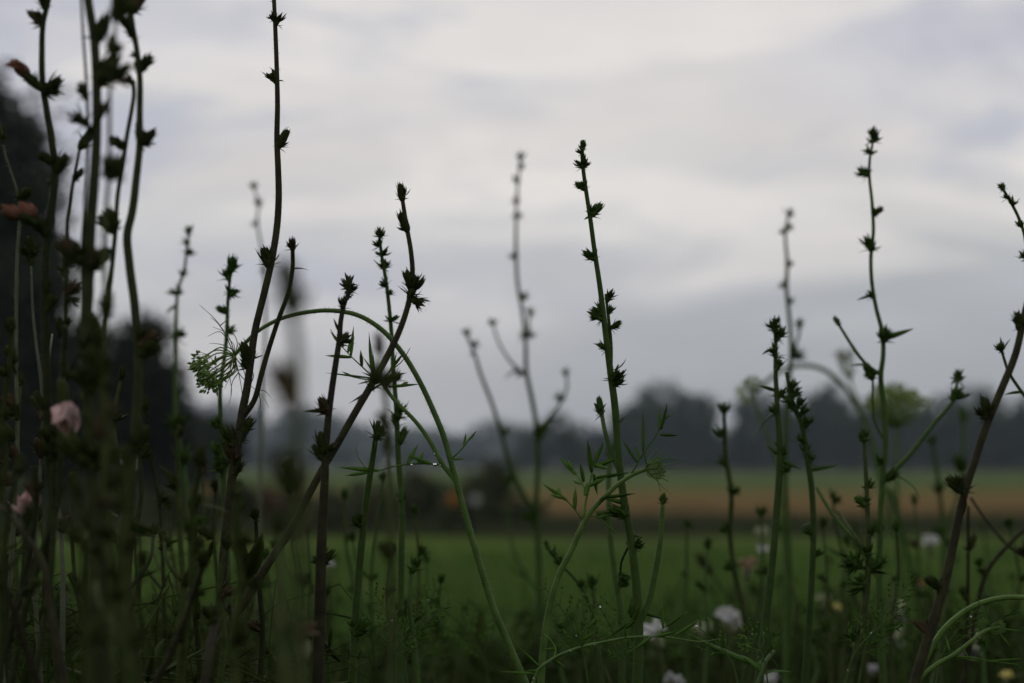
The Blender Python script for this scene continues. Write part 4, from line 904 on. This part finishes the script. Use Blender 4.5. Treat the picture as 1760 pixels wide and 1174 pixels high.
# ================================================================== white campions low in the meadow
def campion(px, py, Z, size, label, seed, m='white', cal=True, ang=90, group=None, cat='flower'):
    g = random.Random(seed); s = S(size, Z); c = P(px, py, Z)
    rt = Vector((c.x + g.uniform(-.05, .05), c.y + g.uniform(-.03, .05), 0)); root = empty('campion', rt)
    d = img_dir(math.cos(R(ang)), math.sin(R(ang)), -.5)
    mb = MB(); b = c - d * s * .8
    tube(mb, catmull([b, b - d * s * .6 - UP * s, Vector((rt.x, rt.y, rt.z + b.z * .5)), rt], .03), lambda t: .0012 + .0008 * t, 6); mb.build('stem', MT['stem_mid'], root)
    mb = MB()
    for k in range(5):
        for e in (-1, 1):                       # notched petals
            q = Matrix.Rotation(k * 1.2566 + e * .28, 3, d) @ d.orthogonal().normalized()
            blade(mb, c, (q + d * g.uniform(.0, .4)), d, s * g.uniform(.42, .55), s * .26, g.uniform(-.6, .6), 0, 6, .05, g.uniform(-.4, .4), lambda t: .35 + .65 * math.sin(math.pi * min(1, t * .7 + .1)))
    mb.build('petals', MT[m], root)
    mb = MB(); o = d.orthogonal().normalized(); o2 = d.cross(o); vs = []; fs = []; pr = [(0, .05), (.12, .2), (.4, .27), (.7, .2), (.9, .12)]
    for z, r in pr:
        for k in range(10):
            a = k * .6283; rr = r * (1.06 if k % 2 else .94); vs.append(b + d * s * .85 * z + (o * math.cos(a) + o2 * math.sin(a)) * rr * s * .7)
    for i in range(4):
        for k in range(10):
            k2 = (k + 1) % 10; fs.append((i * 10 + k, i * 10 + k2, (i + 1) * 10 + k2, (i + 1) * 10 + k))
    mb.add(vs, fs); mb.build('calyx', MT['calyx'], root)
    tag(root, label, cat, group)
for i, (x, y, Zc, s, lb, an) in enumerate([
   (1250,1058,1.7,46,'white blossom low at right, left of the blurred dark green chicory foot',100),(1272,1072,1.75,34,'smaller white blossom touching the larger one at lower right',60),
   (1125,1085,1.5,50,'white blossom behind the sharp green stem near the bottom edge',110),(1312,945,2.0,24,'small pale blossom against the meadow left of the starry spiked stem',90),
   (1158,1168,1.5,40,'white blossom cut by the bottom edge at centre right',80),(1545,1058,1.6,40,'white drooping blossom low between the two straight right stems',250),
   (1540,1100,1.6,36,'white blossom below the drooping one at lower right',240),(1600,930,2.2,36,'faint greyish white blossom cluster behind the slanting dark stem',90),(1672,1120,1.4,52,'large white blossom behind the feathery leaves at bottom right',260),
   (1325,1165,1.7,34,'white blossom at the bottom edge below the leafy green stems',110),(567,970,1.6,20,'whitish speck of a blossom beside the brownish slim stem, low',90),(1500,1150,1.8,28,'cream blossom at the bottom edge between the right stems',90)]):
    campion(x, y, Zc, s, lb, 200 + i, ang=an)
for i, (x, y, Zc, s, lb, m) in enumerate([(1440,1045,1.9,26,'small yellow-green bloom low between the right stems','yellow'),(1210,1080,1.7,40,'pale yellowish seedy bloom left of the white pair','calyx'),(1730,1160,1.7,24,'yellowish bud at the bottom right corner','yellow'),
   (1580,1002,1.9,18,'tiny red-tipped bloom behind the slanting dark stem','red'),(1285,970,1.7,40,'pale brown papery bloom beside the blurred dark green chicory','brown'),(520,1090,.75,70,'blurred brown dried flower close to the lens near the bottom left','bud_brown'),
   (1490,840,2.2,24,'dull greenish bloom over the tan strip at right','calyx'),(1310,915,2.1,30,'faint round seed head over the meadow right of centre','calyx'),(1415,1030,1.9,30,'dark-throated pale bloom beside the yellow-green one','calyx')]):
    campion(x, y, Zc, s, lb, 300 + i, m)

# ================================================================== filler chicories, thick at lower left and along the bottom
fill = random.Random(41)
def filler(px, top, Z, wt, wb, label, group, sm, bm, k):
    pts = []; y = top; x = px; amp = 7
    drift = fill.uniform(-.10, .10)
    n = max(3, int((1174 - top) / 75))
    for i in range(n + 1):
        yy = top + (1176 - top) * i / n
        pts.append((px + drift * (yy - top) + fill.uniform(-amp, amp), yy))
    nodes = [(pts[0][0], top, 30 / Z ** .7, 'c')]
    for i in range(1, n):
        if fill.random() < .85:
            sd_ = fill.choice((-1, 1))
            nodes.append((pts[i][0] + sd_ * 9, pts[i][1] - 6, fill.uniform(24, 36) / Z ** .8, fill.choice('cbscu'), 90 - sd_ * fill.uniform(25, 70)))
            if fill.random() < .4: nodes.append((pts[i][0], pts[i][1], fill.uniform(26, 50) / Z ** .8, 'l', 90 - sd_ * fill.uniform(50, 100)))
    br = []
    if fill.random() < .5 and n > 3:
        j = fill.randrange(2, n); sd_ = fill.choice((-1, 1)); bx, by = pts[j]; h = fill.uniform(60, 130)
        br.append(([(bx + sd_ * h * .45, by - h), (bx + sd_ * h * .36, by - h * .5), (bx, by)], wt * .8, wb * .6))
        nodes.append((bx + sd_ * h * .45, by - h, 26 / Z ** .7, 't'))
    plant(label, Z, pts, (wt, wb), br, nodes, sm, bm, group=group, seed=1000 + k, sides=6)
k = 0
for x, top, Zf in [(12,560,.9),(35,650,1.0),(152,610,1.1),(170,720,.7),(205,640,1.0),(250,700,.95),(262,780,1.2),(285,860,1.3),(300,740,.85),(345,790,.8),(365,830,1.2),(410,840,.7),(440,880,1.0),(120,820,1.1),(25,800,.7),(180,880,1.0),(232,900,1.2),(328,920,1.0),(470,900,.6),(-10,700,.9),(72,880,1.1),(145,940,.85),(388,930,.9)]:
    filler(x, top, Zf, 6 / Zf, 13 / Zf, 'dim chicory stem in the crowded lower left thicket', 'chicory stems crowding the lower left', fill.choice(['stem_olive', 'stem_mid', 'stem_mid']), 'bud_dark', k); k += 1
for x, top, Zf in [(-10,660,.6),(175,650,.62),(215,780,.6),(130,840,.58)]:
    filler(x, top, Zf, 5 / Zf, 10 / Zf, 'strongly blurred olive chicory stem close to the lens at lower left', 'blurred stems close to the lens at lower left', 'stem_mid', 'bud_dark', k); k += 1
for x, top, Zf in [(345,800,1.3),(420,870,1.5),(470,930,1.2),(505,840,1.6),(530,905,1.3),(590,850,1.5),(622,900,1.8),(658,820,1.4),(715,870,1.3),(735,960,1.5),(672,940,1.1),(560,1010,1.2),(450,1000,1.4),(700,1040,1.3)]:
    filler(x, top, Zf, 4, 8.5, 'thin green chicory stem in the open thicket left of centre', 'thin stems left of centre', fill.choice(['stem_green', 'stem_mid']), fill.choice(['bud_green', 'bud_dark']), k); k += 1
for x, top, Zf in [(1175,900,1.6),(1220,930,1.4),(1310,880,1.5),(1412,900,1.4),(1458,930,1.5),(1545,900,1.3),(1568,860,1.7),(1630,930,1.4),(1690,960,1.3),(1738,900,1.5),(1003,1010,1.4),(1090,1030,1.3),(960,1080,1.4)]:
    filler(x, top, Zf, 3.5, 8, 'thin green chicory stem among the right-hand stems, below the treeline', 'thin stems on the right', fill.choice(['stem_green', 'stem_mid']), 'bud_green', k); k += 1
for x, top, Zf in [(575,960,2.4),(540,1010,1.8),(720,1010,2.2),(640,1040,2.0),(760,1080,2.4),(850,1100,2.4),(900,1060,2.2),(985,1060,1.9),(1150,1040,2.3),(1190,1100,1.9),(1230,1010,2.6),(1300,1030,2.0),(1340,990,2.3),(1375,1040,1.9),(1420,960,2.6),(1450,1080,1.8),(1505,1010,2.3),(1555,1040,2.0),(1585,960,2.4),(1635,960,2.3),(1655,1060,1.7),(1695,900,2.4),(1715,1040,2.1),(1745,990,1.9),(1400,1100,1.6),(1610,1090,1.5)]:
    filler(x, top, Zf, 3.6, 7, 'faint blurred chicory tip low over the meadow', 'faint chicory tips along the bottom', fill.choice(['stem_green', 'stem_mid']), 'bud_green', k); k += 1

# feathery lace leaves standing low at centre and right
g = random.Random(91)
for i_ in range(26):
    px = g.uniform(560, 1760); Z_ = g.choice((g.uniform(1.0, 1.25), g.uniform(1.3, 2.0))); top = g.uniform(985, 1120); s_ = g.choice((-1, 1)) * g.uniform(.3, 1.1)
    foot = P(px, 1180, Z_); root = empty('wild_carrot', (foot.x + g.uniform(-.03, .03), foot.y + g.uniform(-.03, .05), 0)); h_ = 1180 - top
    pp = [P(px + s_ * h_ * .75, top, Z_), P(px + s_ * h_ * .42, top + h_ * .25, Z_), P(px + s_ * h_ * .12, top + h_ * .6, Z_), P(px, 1180, Z_), Vector((root.location.x, foot.y, foot.z * .5)), Vector(root.location)]
    q_ = catmull(pp, S(9, Z_)); mb = MB(); w_ = S(5, Z_) / 2; tube(mb, q_, lambda t: w_ * (.3 + .7 * min(1, t * 5)), 6); mb.build('stem', MT['stem_green'], root)
    mb = MB(); m_ = next(k for k, q in enumerate(q_) if (q - pp[3]).length < S(12, Z_))
    for k in range(1, max(3, m_ - 3), 2):
        fr = k / m_
        for e in (-1, 1):
            d0 = (q_[k - 1] - q_[k]).normalized(); sd_ = img_dir(-d0.z * e, d0.x * e, g.uniform(-.5, .5)); d1 = (d0 + sd_ * g.uniform(.8, 1.4)).normalized(); l_ = S(14 + 50 * fr * g.uniform(.5, 1), Z_)
            rr = catmull([q_[k], q_[k] + d1 * l_ * .5, q_[k] + d1 * l_ + UP * l_ * .12], l_ / 4); tube(mb, rr, lambda t: S(1.6, Z_) / 2 * (1 - .5 * t), 4)
            for u_ in rr[1:]:
                for e2 in (-1, 1):
                    if g.random() < .7: blade(mb, u_, d1 + d0 * .3 + sd_.cross(d1) * e2 + d0 * e2 * .8, Vector((0, -1, 0)), l_ * g.uniform(.2, .42), S(3.2, Z_), g.uniform(-.4, .4), 0, 4, .1)
    lf_ = mb.build('leaf', MT['lace_leaf'], root)
    if Z_ < 1.2: drops(root, q_[:m_], g, 1)
    tag(root, 'feathery lace leaf standing low among the stems', 'wildflower', 'feathery leaves low in the flower strip')

# ================================================================== undergrowth (uncountable)
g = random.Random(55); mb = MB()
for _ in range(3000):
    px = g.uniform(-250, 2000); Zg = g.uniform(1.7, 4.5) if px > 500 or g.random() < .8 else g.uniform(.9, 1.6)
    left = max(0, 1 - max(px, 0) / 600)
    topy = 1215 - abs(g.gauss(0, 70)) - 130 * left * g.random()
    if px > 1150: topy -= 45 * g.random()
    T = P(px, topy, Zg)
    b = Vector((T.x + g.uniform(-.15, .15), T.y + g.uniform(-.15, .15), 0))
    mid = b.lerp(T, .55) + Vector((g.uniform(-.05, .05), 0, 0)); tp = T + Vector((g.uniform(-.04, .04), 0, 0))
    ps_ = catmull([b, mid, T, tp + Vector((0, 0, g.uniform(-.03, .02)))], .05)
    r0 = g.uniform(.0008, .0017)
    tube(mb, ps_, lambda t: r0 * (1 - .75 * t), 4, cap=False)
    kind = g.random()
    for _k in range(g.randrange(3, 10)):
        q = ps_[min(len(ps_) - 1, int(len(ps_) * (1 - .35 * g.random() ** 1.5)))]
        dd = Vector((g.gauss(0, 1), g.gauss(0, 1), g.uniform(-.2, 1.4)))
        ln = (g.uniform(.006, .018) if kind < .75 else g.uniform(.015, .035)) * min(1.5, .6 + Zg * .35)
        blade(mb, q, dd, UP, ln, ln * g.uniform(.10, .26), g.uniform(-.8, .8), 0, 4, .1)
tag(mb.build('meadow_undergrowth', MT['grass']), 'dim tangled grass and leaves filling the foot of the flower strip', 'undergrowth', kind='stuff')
g = random.Random(56); mb = MB()                       # meadow grass beyond
for _ in range(16000):
    y = 4.5 + 24 * g.random() ** 1.6; x = g.uniform(-.32, .32) * y; b = Vector((x, y, 0)); h = g.uniform(.05, .16)
    s_ = .004 + y * .0004; dx = g.uniform(-.05, .05)
    mb.add([b - Vector((s_, 0, 0)), b + Vector((s_, 0, 0)), b + Vector((dx, g.uniform(-.03, .03), h))], [(0, 1, 2)])
tag(mb.build('meadow_grass', MT['leaf'], None, False), 'soft blurred short grass of the green meadow', 'grass', kind='stuff')

# ================================================================== damp air
HZ = bpy.data.materials.new('haze'); HZ.use_nodes = True; t = HZ.node_tree; t.nodes.clear()
o_ = t.nodes.new('ShaderNodeOutputMaterial'); pv = t.nodes.new('ShaderNodeVolumePrincipled')
pv.inputs['Color'].default_value = (.74, .86, .98, 1); pv.inputs['Density'].default_value = .00025; pv.inputs['Anisotropy'].default_value = .1
t.links.new(pv.outputs[0], o_.inputs['Volume'])
mb = MB(); a = 1520; z0, z1 = -1.0, 24.0
mb.add([Vector((x, y, z)) for z in (z0, z1) for y in (-a, a) for x in (-a, a)], [(0, 2, 3, 1), (4, 5, 7, 6), (0, 1, 5, 4), (2, 6, 7, 3), (0, 4, 6, 2), (1, 3, 7, 5)])
tag(mb.build('haze', HZ, None, False), 'thin damp air greying the far trees', kind='stuff')
